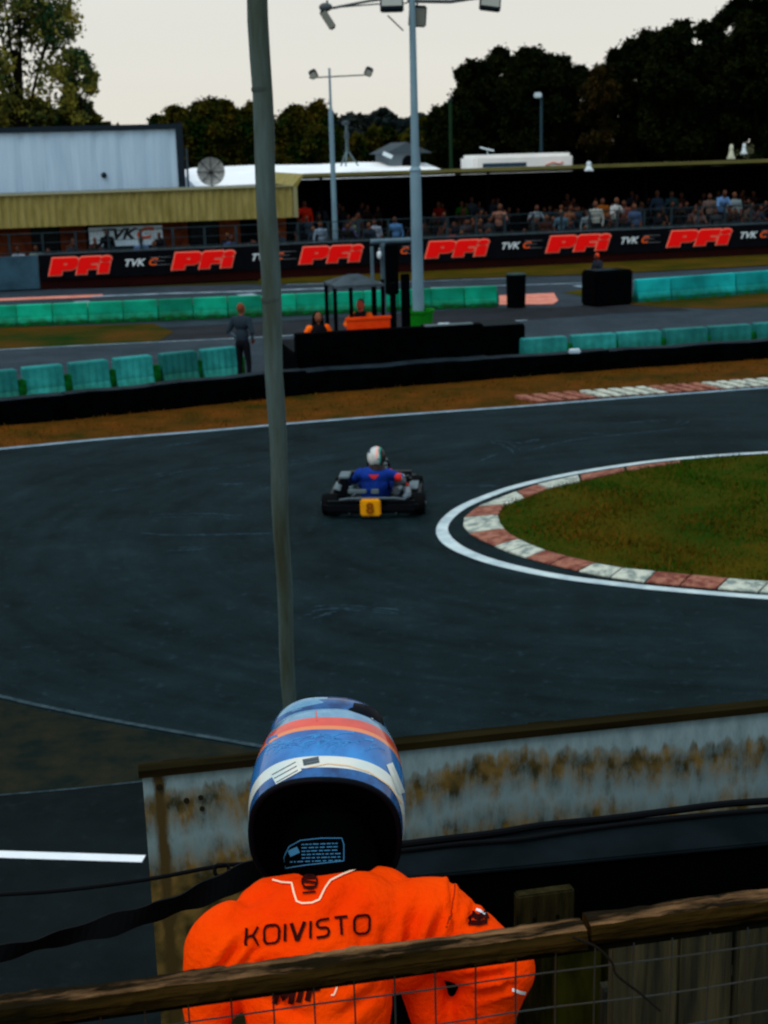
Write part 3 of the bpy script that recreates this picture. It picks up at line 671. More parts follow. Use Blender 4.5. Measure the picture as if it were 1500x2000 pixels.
b = MB(); b.box(fp(757, 303, 17.5), (.5, .1, .2), Matrix.Rotation(R(25), 3, 'Y')); b.build('lamp', M_sw, t)
# hospitality unit
sa = s_at(926, 16, 315); sb_ = s_at(1120, 16, 315); zt2 = fp(1010, 301, 16).z
t = thing('hospitality_unit', wp(sa, 16, 0), 'white flat topped trailer unit behind the stand roof', 'trailer')
b = MB(); b.bbox(wp((sa+sb_)/2, 17.2, zt2/2+.25), (sb_-sa, 2.4, zt2-.5), .15, WM); b.build('body', mat('trailer_white', (.80, .78, .75), .5, .3, var=.05, vscale=1), t, smooth=True)
b = MB(); wbox(b, s_at(944, 16), s_at(1028, 16), 15.97, 15.99, fp(985, 326, 16).z, fp(985, 318, 16).z); b.build('window', mat('trailer_glass', (.02, .05, .08), .2, .5), t)
b = MB(); b.tube([fp(x, y, 15.97) for x, y in ((1066, 322), (1080, 317), (1092, 320), (1100, 316))], .05, 5); b.build('stripe', mat('pale_red', (.6, .25, .2), .7), t)
for s in (sa+1.2, sb_-1.2): b = MB(); b.cyl(wp(s, 15.95, .33), wp(s, 16.2, .33), .33, n=16); b.build('wheel', M_dark, t)
b = MB(); b.box(fp(951, 291, 17), (.7, .4, .06), Matrix.Rotation(R(15), 3, 'Y')); b.cyl(fp(951, 291, 17), fp(953, 302, 17), .02, n=5); b.build('roof_aerial', M_sw, t)
# small fixings on the stand roof
def small(name, px, py, off, r, mt, lab, cat):
    c = fp(px, py, off); b = MB(); b.ell(c+Vector((0, 0, r[2]*.6)), (r[0]*.6, r[0]*.6, r[2]*.5)); b.cyl(c-Vector((0, 0, r[2]*.4)), c+Vector((0, 0, r[2]*.5)), r[0]*.95, r[0]*.45, n=10); b.box(c-Vector((0, 0, r[2]*.5)), (r[0]*2, r[0]*1.6, r[2]*.25))
    return tag(b.build(name, mt, smooth=True), lab, cat)
small('roof_lamp', 1150, 327, OF-.15, (.17, .1, .22), M_sw, 'small white lamp fixed at the stand roof edge right of the trailer unit', 'lamp')
small('roof_vent', 1428, 300, OF+2, (.15, .1, .36), mat('cream', (.5, .5, .38), .7), 'cream cone shaped vent on the stand roof near the right edge', 'vent')
small('roof_beacon', 1453, 293, OF+2, (.12, .1, .26), M_sw, 'small pale blue beacon on the stand roof beside the cone vent', 'lamp')
# slim posts among the trees
c = fp(1057, 300, 30); tp = fp(1055, 186, 30); t = thing('street_lamp', (c.x, c.y, 0), 'slim lamp post with one white lamp before the dark right trees', 'street lamp')
b = MB(); b.cyl((c.x, c.y, 0), (c.x, c.y, tp.z), .11, .08, n=8); b.build('pole', mat('pole_dim', (.022, .05, .065), .6, .3), t)
b = MB(); b.bbox(tp+Vector((-.15, -.1, 0)), (.45, .3, .32), .06); b.build('lamp_head', mat('lamp_white', (.5, .6, .65), .5), t)
c = fp(881, 320, 26); tp = fp(881, 196, 26); t = thing('green_pole', (c.x, c.y, 0), 'bare dark green pole in front of the right trees', 'pole')
b = MB(); b.cyl((c.x, c.y, 0), (c.x, c.y, tp.z), .11, .09, n=8); b.build('shaft', mat('pole_green', (.008, .03, .012), .7), t)
b = MB(); b.cyl((c.x, c.y, tp.z), (c.x, c.y, tp.z+.1), .15, .10, n=8); b.build('cap', M_trim, t)

# ------------------------------------------------------------ trees
def leafmat(nm, c1, c2): 
    return mat(nm, c1, .9, .05, vscale=.7, col2=c2, f=(.42, .66))
M_bark = mat('bark', (.012, .010, .007), .95, .05, var=.4, vscale=5, bump=.5, bscale=12)
def tree(px, top, bot, hw, d, nl, lm, label, group, leaf=.42, nb=16, hole=.0, seed=1, name='tree', flat=.85, deep=.6):
    rs = np.random.RandomState(seed); k = d/FPX
    c = dp(px, (top+bot)/2, d); rx = hw*k; rz = (bot-top)/2*k
    base = Vector((c.x, c.y, 0)); t = thing(name, base, label, 'tree' if name != 'bush' else 'bush', group)
    cen = []; 
    for i in range(nb):
        while 1:
            q = rs.uniform(-1, 1, 3)
            if q.dot(q) < 1: break
        q = q/np.linalg.norm(q)*(np.linalg.norm(q)**.4)*(1-.24)
        cen.append((q[0]*rx, q[1]*rx*flat, q[2]*rz, rs.uniform(.22, .38)*min(rx, rz*1.1)))
    if not hole:
        for i in range(10): cen.append((rs.uniform(-.6, .6)*rx, rs.uniform(-.5, .5)*rx*flat, rs.uniform(-.9, .3)*rz, .5*min(rx, rz)))
    cen = np.array(cen); idx = rs.randint(0, len(cen), nl); wgt = cen[idx]
    v = rs.normal(size=(nl, 3)); v /= np.linalg.norm(v, axis=1)[:, None]; v *= (rs.uniform(.35, 1.08, nl)**.6)[:, None]
    P = wgt[:, :3]+v*wgt[:, 3:4]*np.array([1, 1, .85]); P += rs.normal(0, .12, P.shape)
    P += np.array([c.x-base.x, c.y-base.y, c.z])
    if not hole:
        kc = len(cen); ix = rs.randint(0, kc, nl//3); vv = rs.normal(size=(nl//3, 3)); vv /= np.linalg.norm(vv, axis=1)[:, None]
        P[:nl//3] = cen[ix, :3]+vv*cen[ix, 3:4]*.55+np.array([c.x-base.x, c.y-base.y, c.z])
    a = rs.normal(size=(nl, 3)); a /= np.linalg.norm(a, axis=1)[:, None]; bq = np.cross(a, rs.normal(size=(nl, 3))); bq /= np.linalg.norm(bq, axis=1)[:, None]
    sz = leaf*rs.uniform(.45, 1.15, nl)[:, None]
    if not hole: sz[:nl//3] *= 3.2
    V = np.empty((nl*4, 3)); V[0::4] = P-a*sz*.5; V[1::4] = P+bq*sz*.32; V[2::4] = P+a*sz*.5; V[3::4] = P-bq*sz*.32
    me = bpy.data.meshes.new('crown'); me.vertices.add(nl*4); me.vertices.foreach_set('co', V.ravel()); me.loops.add(nl*4); me.loops.foreach_set('vertex_index', np.arange(nl*4))
    me.polygons.add(nl); me.polygons.foreach_set('loop_start', np.arange(nl)*4); me.materials.append(lm); me.update(); me.validate()
    objm('crown', me, t)
    b = MB(); tr_ = max(.12, rx*.06); zb_ = c.z-rz*.2
    b.tube([base, base+Vector((.1, 0, zb_*.4)), Vector((c.x+.15, c.y, zb_))], [tr_*1.3, tr_, tr_*.75], 8)
    for i in range(min(9, nb)):
        q = Vector((cen[i][0]+c.x, cen[i][1]+c.y, cen[i][2]+c.z)); s0 = Vector((c.x+.1, c.y, max(.3, zb_*.55)))
        b.tube([s0, s0.lerp(q, .5)+Vector((0, 0, .3)), q], [tr_*.5, tr_*.3, tr_*.12], 5)
    b.build('trunk', M_bark, t, smooth=True); return t
LT = leafmat('leaf_left', (.016, .050, .022), (.24, .20, .03)); LD = leafmat('leaf_dark', (.0022, .0062, .0018), (.013, .016, .0026))
LM = leafmat('leaf_mid', (.0055, .021, .0030), (.070, .050, .006)); LE = leafmat('leaf_edge', (.006, .008, .002), (.040, .024, .006))
G1 = 'trees behind the grandstand'
tree(22, -150, 262, 158, 80, 15000, LT, 'tall loose tree with sky gaps above the metal building, far left', G1, .34, 48, 1, 11)
tree(150, 84, 250, 44, 80, 4200, LT, 'narrow loose crown right beside the tall left tree', G1, .3, 16, 1, 12)
for i, a_ in enumerate(((10, 185, 70, LM, 'low dark bush at the left edge under the tall tree'), (85, 192, 70, LM, 'low dark bush above the middle of the metal building'), (158, 196, 42, LM, 'low bush at the right foot of the loose left tree'))):
    tree(a_[0], a_[1], 300, a_[2], 92, 4200, a_[3], a_[4], 'bushes behind the metal building', .45, 12, 0, 20+i, 'bush')
tree(245, 228, 300, 62, 150, 2500, LM, 'low far tree just showing over the metal building roof', G1, .6, 8, 0, 31)
for i, a_ in enumerate(((345, 206, 62, 'round tree with russet edge right of the metal building'), (425, 190, 84, 'broad round tree behind the satellite dish'), (520, 194, 80, 'round tree directly behind the near pole'), (605, 198, 76, 'rounded tree behind the two lamp floodlight post'))):
    tree(a_[0], a_[1], 345, a_[2], 110, 20000, LM, a_[3], G1, .32, 44, 0, 40+i)
tree(735, 248, 330, 62, 115, 4500, LM, 'low brownish tree between marquee mast and tall floodlight pole', G1, .5, 10, 0, 51)
tree(830, 235, 335, 55, 112, 4500, LM, 'low tree just right of the tall floodlight pole', G1, .5, 10, 0, 52)
for i, a_ in enumerate(((880, 196, 52, LD, 'low outer tree at the left of the dark right wood'), (930, 98, 60, LD, 'tree with ragged left edge beside the bare green pole'), (985, 82, 74, LD, 'dark tree above the white trailer unit'), (1035, 76, 70, LD, 'dark tree between trailer unit and slim lamp post'),
        (1085, 66, 66, LD, 'dark tree with pointed top behind the slim lamp post'), (1132, 104, 52, LD, 'dark tree sloping down to the russet gap'), (1168, 96, 44, LE, 'thin russet tree filling the gap in the right wood'), (1200, 74, 56, LD, 'dark tree just right of the russet gap'), (1258, 46, 84, LD, 'big dark tree rising right of the gap'),
        (1325, 22, 84, LD, 'big dark tree with stepped top'), (1375, 28, 70, LD, 'dark tree left of the highest crown'), (1425, -25, 66, LD, 'dark tree touching the top edge'), (1480, -60, 90, LD, 'tallest dark tree reaching above the top edge'), (1560, -40, 90, LD, 'dark tree cut by the right edge'))):
    sp_ = a_[3] is LE
    tree(a_[0], a_[1], 345, a_[2], 86+(i % 3)*3, 6500 if sp_ else 22000, a_[3], a_[4], G1, .26, 26 if sp_ else 44, 1 if sp_ else 0, 60+i)
# distant wood on the skyline
b = MB(); rs = np.random.RandomState(5)
vs = []; fs = []
for i in range(9000):
    x = rs.uniform(620, 900); tp = 232+8*math.sin(x*.09)+6*math.sin(x*.031+1)-(6 if 700 < x < 860 else 0); y = rs.uniform(tp, 300); p = dp(x, y, 300+rs.uniform(-8, 8))
    a = Vector(rs.normal(size=3)).normalized(); c_ = a.cross(Vector(rs.normal(size=3))).normalized(); k = len(vs)
    vs += [p-a*.9, p+c_*.7, p+a*.9, p-c_*.7]; fs.append((k, k+1, k+2, k+3))
b.add(vs, fs); tag(b.build('distant_wood', mat('far_leaf', (.010, .018, .020), .9, .05, vscale=.2, col2=(.02, .026, .02)), fixn=False), kind='stuff')
#PART3
# ------------------------------------------------------------ barriers
M_teal = mat('barrier_teal', (.004, .22, .20), .55, .25, vscale=1.6, col2=(.010, .36, .31)); M_tealg = mat('barrier_green', (.003, .30, .15), .6, .2, vscale=1.4, col2=(.006, .46, .30))
M_tealb = mat('barrier_bluegreen', (.004, .25, .25), .55, .2, vscale=1.4, col2=(.008, .38, .38)); M_moss = mat('barrier_moss', (.004, .05, .004), .9, .05, vscale=6, col2=(.004, .15, .03))
M_tealn = mat('barrier_near', (.012, .16, .155), .6, .25, vscale=2.2, col2=(.028, .29, .27))
def foot_dirt(mt, h, amt):
    n = mt.node_tree; L = n.links; b = n.nodes['Principled BSDF']; src = b.inputs['Base Color'].links[0].from_socket
    t = n.nodes.new('ShaderNodeTexCoord'); x = n.nodes.new('ShaderNodeSeparateXYZ'); L.new(t.outputs['Object'], x.inputs[0]); g = n.nodes.new('ShaderNodeNewGeometry')
    z = n.nodes.new('ShaderNodeTexNoise'); z.inputs['Scale'].default_value = 5; z.inputs['Detail'].default_value = 6; L.new(g.outputs['Position'], z.inputs[0])
    a = n.nodes.new('ShaderNodeMath'); a.operation = 'MULTIPLY_ADD'; a.inputs[1].default_value = -.5*h; L.new(z.outputs[0], a.inputs[0]); L.new(x.outputs[2], a.inputs[2])
    m = n.nodes.new('ShaderNodeMapRange'); m.inputs[1].default_value = .30*h; m.inputs[2].default_value = -.12*h; m.inputs[4].default_value = amt; L.new(a.outputs[0], m.inputs[0])
    z2 = n.nodes.new('ShaderNodeTexNoise'); z2.inputs['Scale'].default_value = .7; z2.inputs['Detail'].default_value = 4; L.new(g.outputs['Position'], z2.inputs[0])
    v = n.nodes.new('ShaderNodeMapRange'); v.inputs[3].default_value = .55; v.inputs[4].default_value = 1.3; v.inputs[1].default_value = .3; v.inputs[2].default_value = .7; L.new(z2.outputs[0], v.inputs[0])
    s_ = n.nodes.new('ShaderNodeVectorMath'); s_.operation = 'SCALE'; oi = n.nodes.new('ShaderNodeObjectInfo'); om = n.nodes.new('ShaderNodeMapRange'); om.inputs[3].default_value = .62; om.inputs[4].default_value = 1.15; L.new(oi.outputs['Random'], om.inputs[0]); vm = n.nodes.new('ShaderNodeMath'); vm.operation = 'MULTIPLY'; L.new(v.outputs[0], vm.inputs[0]); L.new(om.outputs[0], vm.inputs[1]); L.new(src, s_.inputs[0]); L.new(vm.outputs[0], s_.inputs['Scale'])
    k = n.nodes.new('ShaderNodeMix'); k.data_type = 'RGBA'; L.new(m.outputs[0], k.inputs[0]); L.new(s_.outputs[0], k.inputs[6]); k.inputs[7].default_value = (.004, .045, .006, 1); L.new(k.outputs[2], b.inputs['Base Color'])
foot_dirt(M_tealg, .6, .95); foot_dirt(M_tealb, .66, .8); foot_dirt(M_tealn, .72, .8)
def block(name, mt, loc, L, h, wd, label, group, cat='barrier', ribs=0, gap=0):
    """hollow plastic road barrier: wide foot, sloping waist, narrow top"""
    t = thing(name, loc, label, cat, group)
    g = .012; x0, x1 = g, L-g
    prof = [(-wd/2, 0), (-wd/2, .18*h), (-wd*.30, .42*h), (-wd*.24, .96*h), (-wd*.20, h), (wd*.20, h), (wd*.24, .96*h), (wd*.30, .42*h), (wd/2, .18*h), (wd/2, 0)]
    n = len(prof); b = MB(); cols = [x0, x0+.03]+([x0+.03+(L-.08)*k/(2*ribs) for k in range(1, 2*ribs)] if ribs else [])+[x1-.03, x1]
    vs = []
    for ci, x in enumerate(cols):
        ins = .018 if (ribs and 1 < ci < len(cols)-2 and (ci//1) % 2 == 0) else 0
        e = .015 if ci in (0, len(cols)-1) else 0
        for j, (y, z) in enumerate(prof):
            yy = y
            if ins and 1 < j < 8: yy = y*(1-ins/(wd*.25)*.9) if 2 < j < 7 or True else y
            vs.append((x, yy*(1-e*2), z-e*(z > 0)))
    b.add(vs, [(i*n+j, (i+1)*n+j, (i+1)*n+(j+1) % n, i*n+(j+1) % n) for i in range(len(cols)-1) for j in range(n)]+[tuple(range(n)), tuple(range((len(cols)-1)*n, len(cols)*n))])
    b.build('body', mt, t, world=False)
    b = MB(); b.box((L*.28, -wd*.5+.0, .05), (.16, .02, .06)); b.build('foot_slot', M_moss, t, world=False); b = MB(); b.box((L*.72, -wd*.5, .05), (.16, .02, .06)); b.build('foot_slot', M_moss, t, world=False); b = MB(); b.box((L+gap/2, 0, h*.36), (.05+gap, wd*.42, h*.66)); b.build('joint', M_moss, t, world=False)
    return t
def row(px0, y0, px1, y1, n, h, wd, mt, label, group, jit=.01, ribs=0, gap=0):
    a = gp(px0, y0); c = gp(px1, y1); u = (c-a); L = u.length/n; rz = math.atan2(u.y, u.x)
    first = block('barrier_block', mt, a, L-gap, h, wd, label, group, ribs=ribs, gap=gap); first.rotation_euler.z = rz; res = [first]
    for k in range(1, n):
        o = copy_tree(first); res.append(o); p = a+u*(k/n); o.location = (p.x+random.uniform(-jit, jit), p.y+random.uniform(-jit, jit), 0); o.rotation_euler.z = rz+random.uniform(-1, 1)*jit*1.5
    return res
ORD = ['', 'second', 'third', 'fourth', 'fifth', 'sixth', 'seventh', 'eighth', 'ninth', 'tenth', 'eleventh', 'twelfth', 'thirteenth', 'fourteenth', 'fifteenth', 'sixteenth']
r_ = row(-104, 643, 970, 598, 16, .60, .36, M_tealg, 'bright green plastic barrier block in the far row left of the black round bin', 'far row of green plastic barrier blocks')
b_end = r_[-1]
r2 = row(1240, 590, 1555, 566, 5, .66, .36, M_tealb, 'turquoise plastic barrier block in the far row right of the black box stack', 'far right row of turquoise barrier blocks')
r3 = row(-140, 812, 475, 742, 7, .72, .5, M_tealn, 'ribbed teal plastic barrier block in the near row left of the standing man', 'near left row of ribbed teal barrier blocks', .03, ribs=5, gap=.13)
r4 = row(1018, 712, 1556, 674, 6, .56, .5, M_tealn, 'teal plastic barrier block in the near row right of the marshal post', 'near right row of teal barrier blocks', .03, ribs=5, gap=.09)
def relabel(rows, base, where, rev=False):
    rows = rows[::-1] if rev else rows
    for i, o in enumerate(rows): o['label'] = base+', '+((ORD[i]+' from ') if i else 'nearest ')+where
relabel(r_, 'bright green plastic barrier block of the far row', 'the black round bin', True)
relabel(r2, 'turquoise plastic barrier block of the far right row', 'the black box stack')
relabel(r3, 'ribbed teal barrier block of the near left row', 'the standing man', True)
relabel(r4, 'ribbed teal barrier block of the near right row', 'the marshal post')
# black belting walls
M_belt = mat('belting', (.0008, .0012, .0016), .8, .02, var=.6, vscale=3, bump=.3, bscale=6); M_bt = mat('belting_top', (.006, .011, .015), .7, .1, vscale=2.5, col2=(.016, .026, .032))
def belt(px0, y0, px1, y1, h, th, label, h2=None, group='black belting walls round the outside of the hairpin'):
    a = gp(px0, y0); c = gp(px1, y1); u = c-a; L = u.length; rz = math.atan2(u.y, u.x); h2 = h2 or h
    t = thing('belting_wall', a, label, 'barrier', group, rz); n = max(4, int(L/.5)); b = MB(); vs = []
    for i in range(n+1):
        x = L*i/n; hh = h+(h2-h)*i/n+.012*math.sin(i*1.7); yj = .02*math.sin(i*2.1+px0)
        for y, z in ((yj, 0), (yj-.015, hh*.5), (yj, hh-.03), (yj+.03, hh), (th, hh+.004), (th, 0)): vs.append((x, y, z))
    b.add(vs, [(6*i+k, 6*i+6+k, 6*i+7+k, 6*i+1+k) for i in range(n) for k in range(5) if k not in (3,)]+[(5, 4, 3, 2, 1, 0), tuple(6*n+k for k in range(6))])
    b.build('belting', M_belt, t, world=False)
    b = MB(); b.add(vs, [(6*i+3, 6*i+9, 6*i+10, 6*i+4) for i in range(n)]); b.build('top_band', M_bt, t, world=False); return t
belt(-420, 866, 140, 819, .44, .36, 'black belting wall segment at the left edge behind the dry verge')
belt(132, 820, 315, 801, .46, .34, 'short black belting wall segment second from the left edge')
belt(305, 802, 600, 770, .47, .34, 'black belting wall segment below the standing man')
belt(596, 770, 965, 740, .42, .5, 'black belting wall segment in front of the marshal post')
belt(945, 741, 1190, 722, .40, .36, 'black belting wall segment carrying the small white box')
belt(1186, 722, 1900, 672, .38, .36, 'long black belting wall segment running out at the right edge')
# ------------------------------------------------------------ marshal post
a = gp(583, 752); c = gp(945, 728); u = (c-a); rz = math.atan2(u.y, u.x); L = u.length; rot = Matrix.Rotation(rz, 4, 'Z')
PM = Matrix.Translation(a) @ rot
hpl = .55
hfr = 1.02
t = thing('marshal_platform', a, 'black box shaped platform under the marshal hut', 'platform', rz=rz)
b = MB(); b.bbox((L/2, .16, hfr/2), (L, .32, hfr), .02); b.build('front_wall', M_belt, t, world=False)
b = MB(); b.bbox((L*.36, 1.6, hpl/2), (L*.70, 2.5, hpl), .03); b.build('base', M_belt, t, world=False)
b = MB(); b.box((L*.36, 1.6, hpl+.008), (L*.68, 2.45, .012)); b.build('deck', mat('deck', (.008, .010, .012), .9, .1, var=.4, vscale=3), t, world=False)
b = MB(); b.box((L*.82, .16, hfr+.01), (L*.26, .2, .02)); b.build('edge_strip', mat('pale_strip', (.10, .13, .14), .8), t, world=False)
t = thing('black_crate_wall', gp(880, 715), 'black block wall behind and right of the marshal platform', 'wall', rz=rz)
L2 = (gp(1030, 706)-gp(845, 716)).length; b = MB(); t.location = gp(845, 716); b.bbox((L2/2, .5, .40), (L2, 1.0, .80), .03); b.build('base', M_belt, t, world=False)
b = MB(); b.box((L2/2, .5, .806), (L2*.97, .95, .012)); b.build('top_sheet', mat('dim_top', (.008, .012, .014), .9), t, world=False)
def pl(x, y, z): return PM @ Vector((x, y, z))
def plpx(px, py, yoff):    # point on the platform-parallel plane yoff metres behind its front
    N = PM.to_3x3() @ Vector((0, 1, 0)); return pp(px, py, PM @ Vector((0, yoff, 0)), N)
M_hut = mat('hut_black', (.0012, .0016, .0022), .8, .04)
c0 = plpx(710, 655, 1.0); t = thing('marshal_hut', (c0.x, c0.y, hpl), 'small open marshal hut with four black posts, grey pitched roof and orange front panel', 'hut')
zr_ = plpx(710, 557, .7).z
hx0 = plpx(655, 600, .9); hx1 = plpx(768, 600, .9); uu = PM.to_3x3() @ Vector((1, 0, 0)); vv = PM.to_3x3() @ Vector((0, 1, 0))
cor = []
for p, yo in ((hx0, 0), (hx1, 0), (hx0, .9), (hx1, .9)): cor.append(Vector((p.x, p.y, 0))+vv*yo)
for i, p in enumerate(cor):
    b = MB(); rr = .035 if i != 1 else .055; b.box((p.x, p.y, (hpl+zr_)/2), (rr*2, rr*2, zr_-hpl), rot.to_3x3()); b.build('post', M_hut, t)
for px in (686, 731):
    p = plpx(px, 600, 1.8 if px == 731 else .9); b = MB(); b.box((p.x, p.y, (hpl+zr_)/2), (.07 if px == 686 else .1, .07, zr_-hpl), rot.to_3x3()); b.build('post', M_hut, t)
ap = plpx(712, 534, 1.35); ex = .12
rc = [cor[0]-uu*.03-vv*ex, cor[1]-uu*.2-vv*ex, cor[3]-uu*.2+vv*ex, cor[2]-uu*.03+vv*ex]
b = MB(); vs = [Vector((p.x, p.y, zr_)) for p in rc]+[Vector((p.x, p.y, zr_-.05)) for p in rc]
m0 = (rc[0]+rc[3])/2+uu*.42; m1 = (rc[1]+rc[2])/2-uu*.42; vs += [Vector((m0.x, m0.y, ap.z)), Vector((m1.x, m1.y, ap.z))]
b.add(vs, [(0, 1, 9, 8), (2, 3, 8, 9), (0, 8, 3), (1, 2, 9), (0, 4, 5, 1), (1, 5, 6, 2), (2, 6, 7, 3), (3, 7, 4, 0), (4, 7, 6, 5)]); b.build('roof', mat('hut_roof_grey', (.045, .06, .07), .8, .2, var=.3, vscale=3), t)
o0 = plpx(678, 655, .8); o1 = plpx(762, 650, .8); zt_ = plpx(720, 623, .8).z
b = MB(); cc = (o0+o1)/2; b.bbox((cc.x, cc.y, (zt_+hpl)/2), ((o1-o0).length, .06, zt_-hpl), .012, rot.to_3x3()); b.box((cc.x, cc.y, zt_+.02), ((o1-o0).length+.04, .10, .05), rot.to_3x3())
b.build('panel', mat('orange_panel', (.75, .04, .003), .7, .2, vscale=3, col2=(.9, .07, .005)), t)
# signal gantry: grey post with bar and long black light box
c0 = plpx(738, 655, 2.6); t = thing('signal_gantry', (c0.x, c0.y, 0), 'grey square frame carrying a tall black signal box beside the floodlight pole', 'signal')
M_steel = mat('galvanised', (.055, .10, .13), .5, .35, metal=.1, vscale=3, col2=(.09, .15, .19))
zb_ = plpx(745, 472, 2.6).z
b = MB(); p = plpx(749, 560, 2.6); b.box((p.x, p.y, zb_/2), (.09, .09, zb_), rot.to_3x3()); b.build('post', M_steel, t)
b = MB(); p = plpx(728, 560, 2.6); b.box((p.x, p.y, zb_/2), (.06, .06, zb_-.2), rot.to_3x3()); b.build('post', M_steel, t)
b = MB(); p0 = plpx(724, 472, 2.6); p1 = plpx(802, 469, 2.6); p1.z = p0.z; b.cyl(p0, p1, .055, n=8); b.build('crossbar', M_steel, t)
q0_ = plpx(765, 575, 2.4); q1_ = plpx(765, 478, 2.4); b = MB(); b.bbox((q0_+q1_)/2, (.26, .22, (q1_-q0_).length), .02, rot.to_3x3()); sb2 = b.build('signal_box', M_hut, t)
b = MB(); p = plpx(765, 625, 2.4); b.cyl((q0_.x, q0_.y, 0), q0_, .035, n=8); b.build('signal_stem', M_hut, t)
b = MB(); b.ell(plpx(741, 498, 2.5), (.055, .05, .09)); b.build('beacon', M_sw, t)
# tall slab speaker next to the pole
q0_ = plpx(791, 603, 2.0); q1_ = plpx(791, 535, 2.0); t = thing('black_slab', (q0_.x, q0_.y, 0), 'narrow tall black board standing against the tall floodlight pole', 'board')
b = MB(); b.bbox((q1_.x, q1_.y, q1_.z/2), (.19, .1, q1_.z), .015, rot.to_3x3()); b.build('panel', M_hut, t); b = MB(); b.box((q1_.x, q1_.y, .03), (.3, .4, .06), rot.to_3x3()); b.build('foot', M_hut, t)
# tall floodlight mast
M_pole = mat('mast_blue_grey', (.12, .21, .27), .5, .4, vscale=2, col2=(.18, .29, .36), stretch=(1, 1, .3))
FD = 34.5
bp = dp(818, 655, FD); bp.z = 0
def onp(px, py, Y=None): return yp(px, py, bp.y)
tpz = onp(790, -15).z+.2
t = thing('floodlight_mast', bp, 'tall blue grey floodlight mast rising from a green tub by the marshal hut', 'floodlight')
b = MB(); zm = onp(812, 330).z; b.cyl(bp, (bp.x, bp.y, zm), .145, .13, n=16); b.build('pole_lower', M_pole, t, smooth=True)
b = MB(); b.cyl((bp.x, bp.y, zm), (bp.x, bp.y, tpz), .10, .072, n=16); b.cyl((bp.x, bp.y, zm-.03), (bp.x, bp.y, zm+.05), .15, .105, n=16); b.build('pole_upper', M_pole, t, smooth=True)
M_flood = mat('flood_housing', (.012, .022, .03), .5, .3); M_glass = mat('flood_glass', (.22, .23, .20), .2, .5)
M_arm = mat('arm_grey', (.07, .085, .09), .5, .3)
b = MB()
b.tube([onp(648, 16), onp(720, 2), onp(795, -8)], .03, 6); b.tube([onp(795, 2), onp(880, 3), onp(952, -8)], .045, 6); b.tube([onp(757, 30), onp(788, 60)], .018, 5); b.tube([onp(660, 14), onp(735, 8), onp(795, 6)], .018, 5)
b.build('crossarm', M_arm, t)
def flood(px, py, w_, h_, rx, ry, dy=0):
    c = onp(px, py)+Vector((0, dy, 0)); Q = (Matrix.Rotation(ry, 3, 'Y') @ Matrix.Rotation(rx, 3, 'X'))
    b = MB(); b.bbox(c, (w_, .16, h_), .03, Q); o = b.build('floodlight', M_flood, t)
    b = MB(); b.box(c+Q@Vector((0, -.085, 0)), (w_*.86, .012, h_*.82), Q); b.build('glass', M_glass, o)
    b = MB(); b.tube([c+Q@Vector((0, .1, h_*.1)), c+Vector((0, .15, h_*.8)), c+Vector((.0, .1, h_*.85))], .025, 5); b.build('bracket', M_arm, o)
flood(640, 38, .17, .50, R(8), R(-32)); flood(765, 12, .55, .42, R(-55), 0, -.2); flood(816, 30, .42, .48, R(14), R(4), .2); flood(957, 8, .50, .36, R(-40), R(8))
b = MB(); b.ell(onp(636, 14), (.16, .1, .1)); b.build('junction', M_arm, t)
# green tub round its foot
t = thing('green_tub', bp-Vector((0, .25, 0)), 'large green tub at the foot of the tall floodlight mast', 'tub')
zt_ = yp(812, 604, bp.y-.2).z; b = MB(); vs = []; n = 20; R_ = .36
for r, z in ((R_*.86, 0), (R_, zt_-.06), (R_*1.08, zt_-.06), (R_*1.08, zt_), (R_*.98, zt_), (R_*.9, zt_-.1)): vs += [Vector((r*math.cos(k*2*math.pi/n), r*math.sin(k*2*math.pi/n), z)) for k in range(n)]
b.add(vs, [(j*n+k, j*n+(k+1) % n, (j+1)*n+(k+1) % n, (j+1)*n+k) for j in range(5) for k in range(n)]); b.build('shell', mat('tub_green', (.006, .13, .008), .7, .15, vscale=5, col2=(.004, .22, .012)), t, smooth=True, world=False)
b = MB(); b.cyl((0, 0, zt_-.12), (0, 0, zt_-.08), R_*.9, n=20); b.build('soil', M_moss, t, world=False)
# small white boxes
def wbx(px, py, z, lab, sz):
    c = gp(px, py, z); t = thing('white_box', c, lab, 'box'); b = MB(); b.bbox((0, 0, sz[2]/2), sz, .02); b.build('case', mat('case_white', (.35, .48, .58), .5, .3), t, world=False); b = MB(); b.box((0, 0, sz[2]+.008), (sz[0]*.8, sz[1]*.8, .015)); b.build('lid', M_sw, t, world=False)
wbx(1122, 690, .46, 'small white box lying on the black belting wall right of the marshal post', (.24, .16, .07))
wbx(867, 642, .80, 'small white box on the black wall beside the green tub', (.30, .2, .10))
# two lamp floodlight behind the wall
c = wp(s_at(655, .9, 470), .9, 0); t = thing('twin_floodlight', c, 'slim blue grey floodlight pole with two lamps on a thin crossbar', 'floodlight')
q = lambda px, py: fp(px, py, .9)
zt_ = q(640, 133).z; zm = q(645, 215).z; b = MB(); b.cyl(c, (c.x, c.y, zm), .105, .09, n=12); b.cyl((c.x, c.y, zm), (c.x, c.y, zt_), .05, .04, n=8); b.build('pole', M_pole, t, smooth=True)
b = MB(); b.cyl(q(604, 152), q(722, 146), .028, n=6); b.build('crossbar', M_arm, t)
for px, py, s_ in ((612, 145, -1), (720, 140, 1)):
    p = q(px, py); Q = Matrix.Rotation(R(25*s_), 3, 'Y'); b = MB(); b.bbox(p, (.30, .2, .34), .04, Q); f_ = b.build('lamp', M_flood, t); b = MB(); b.box(p-Vector((0, .11, .05)), (.22, .02, .2), Q); b.build('glass', M_glass, f_)
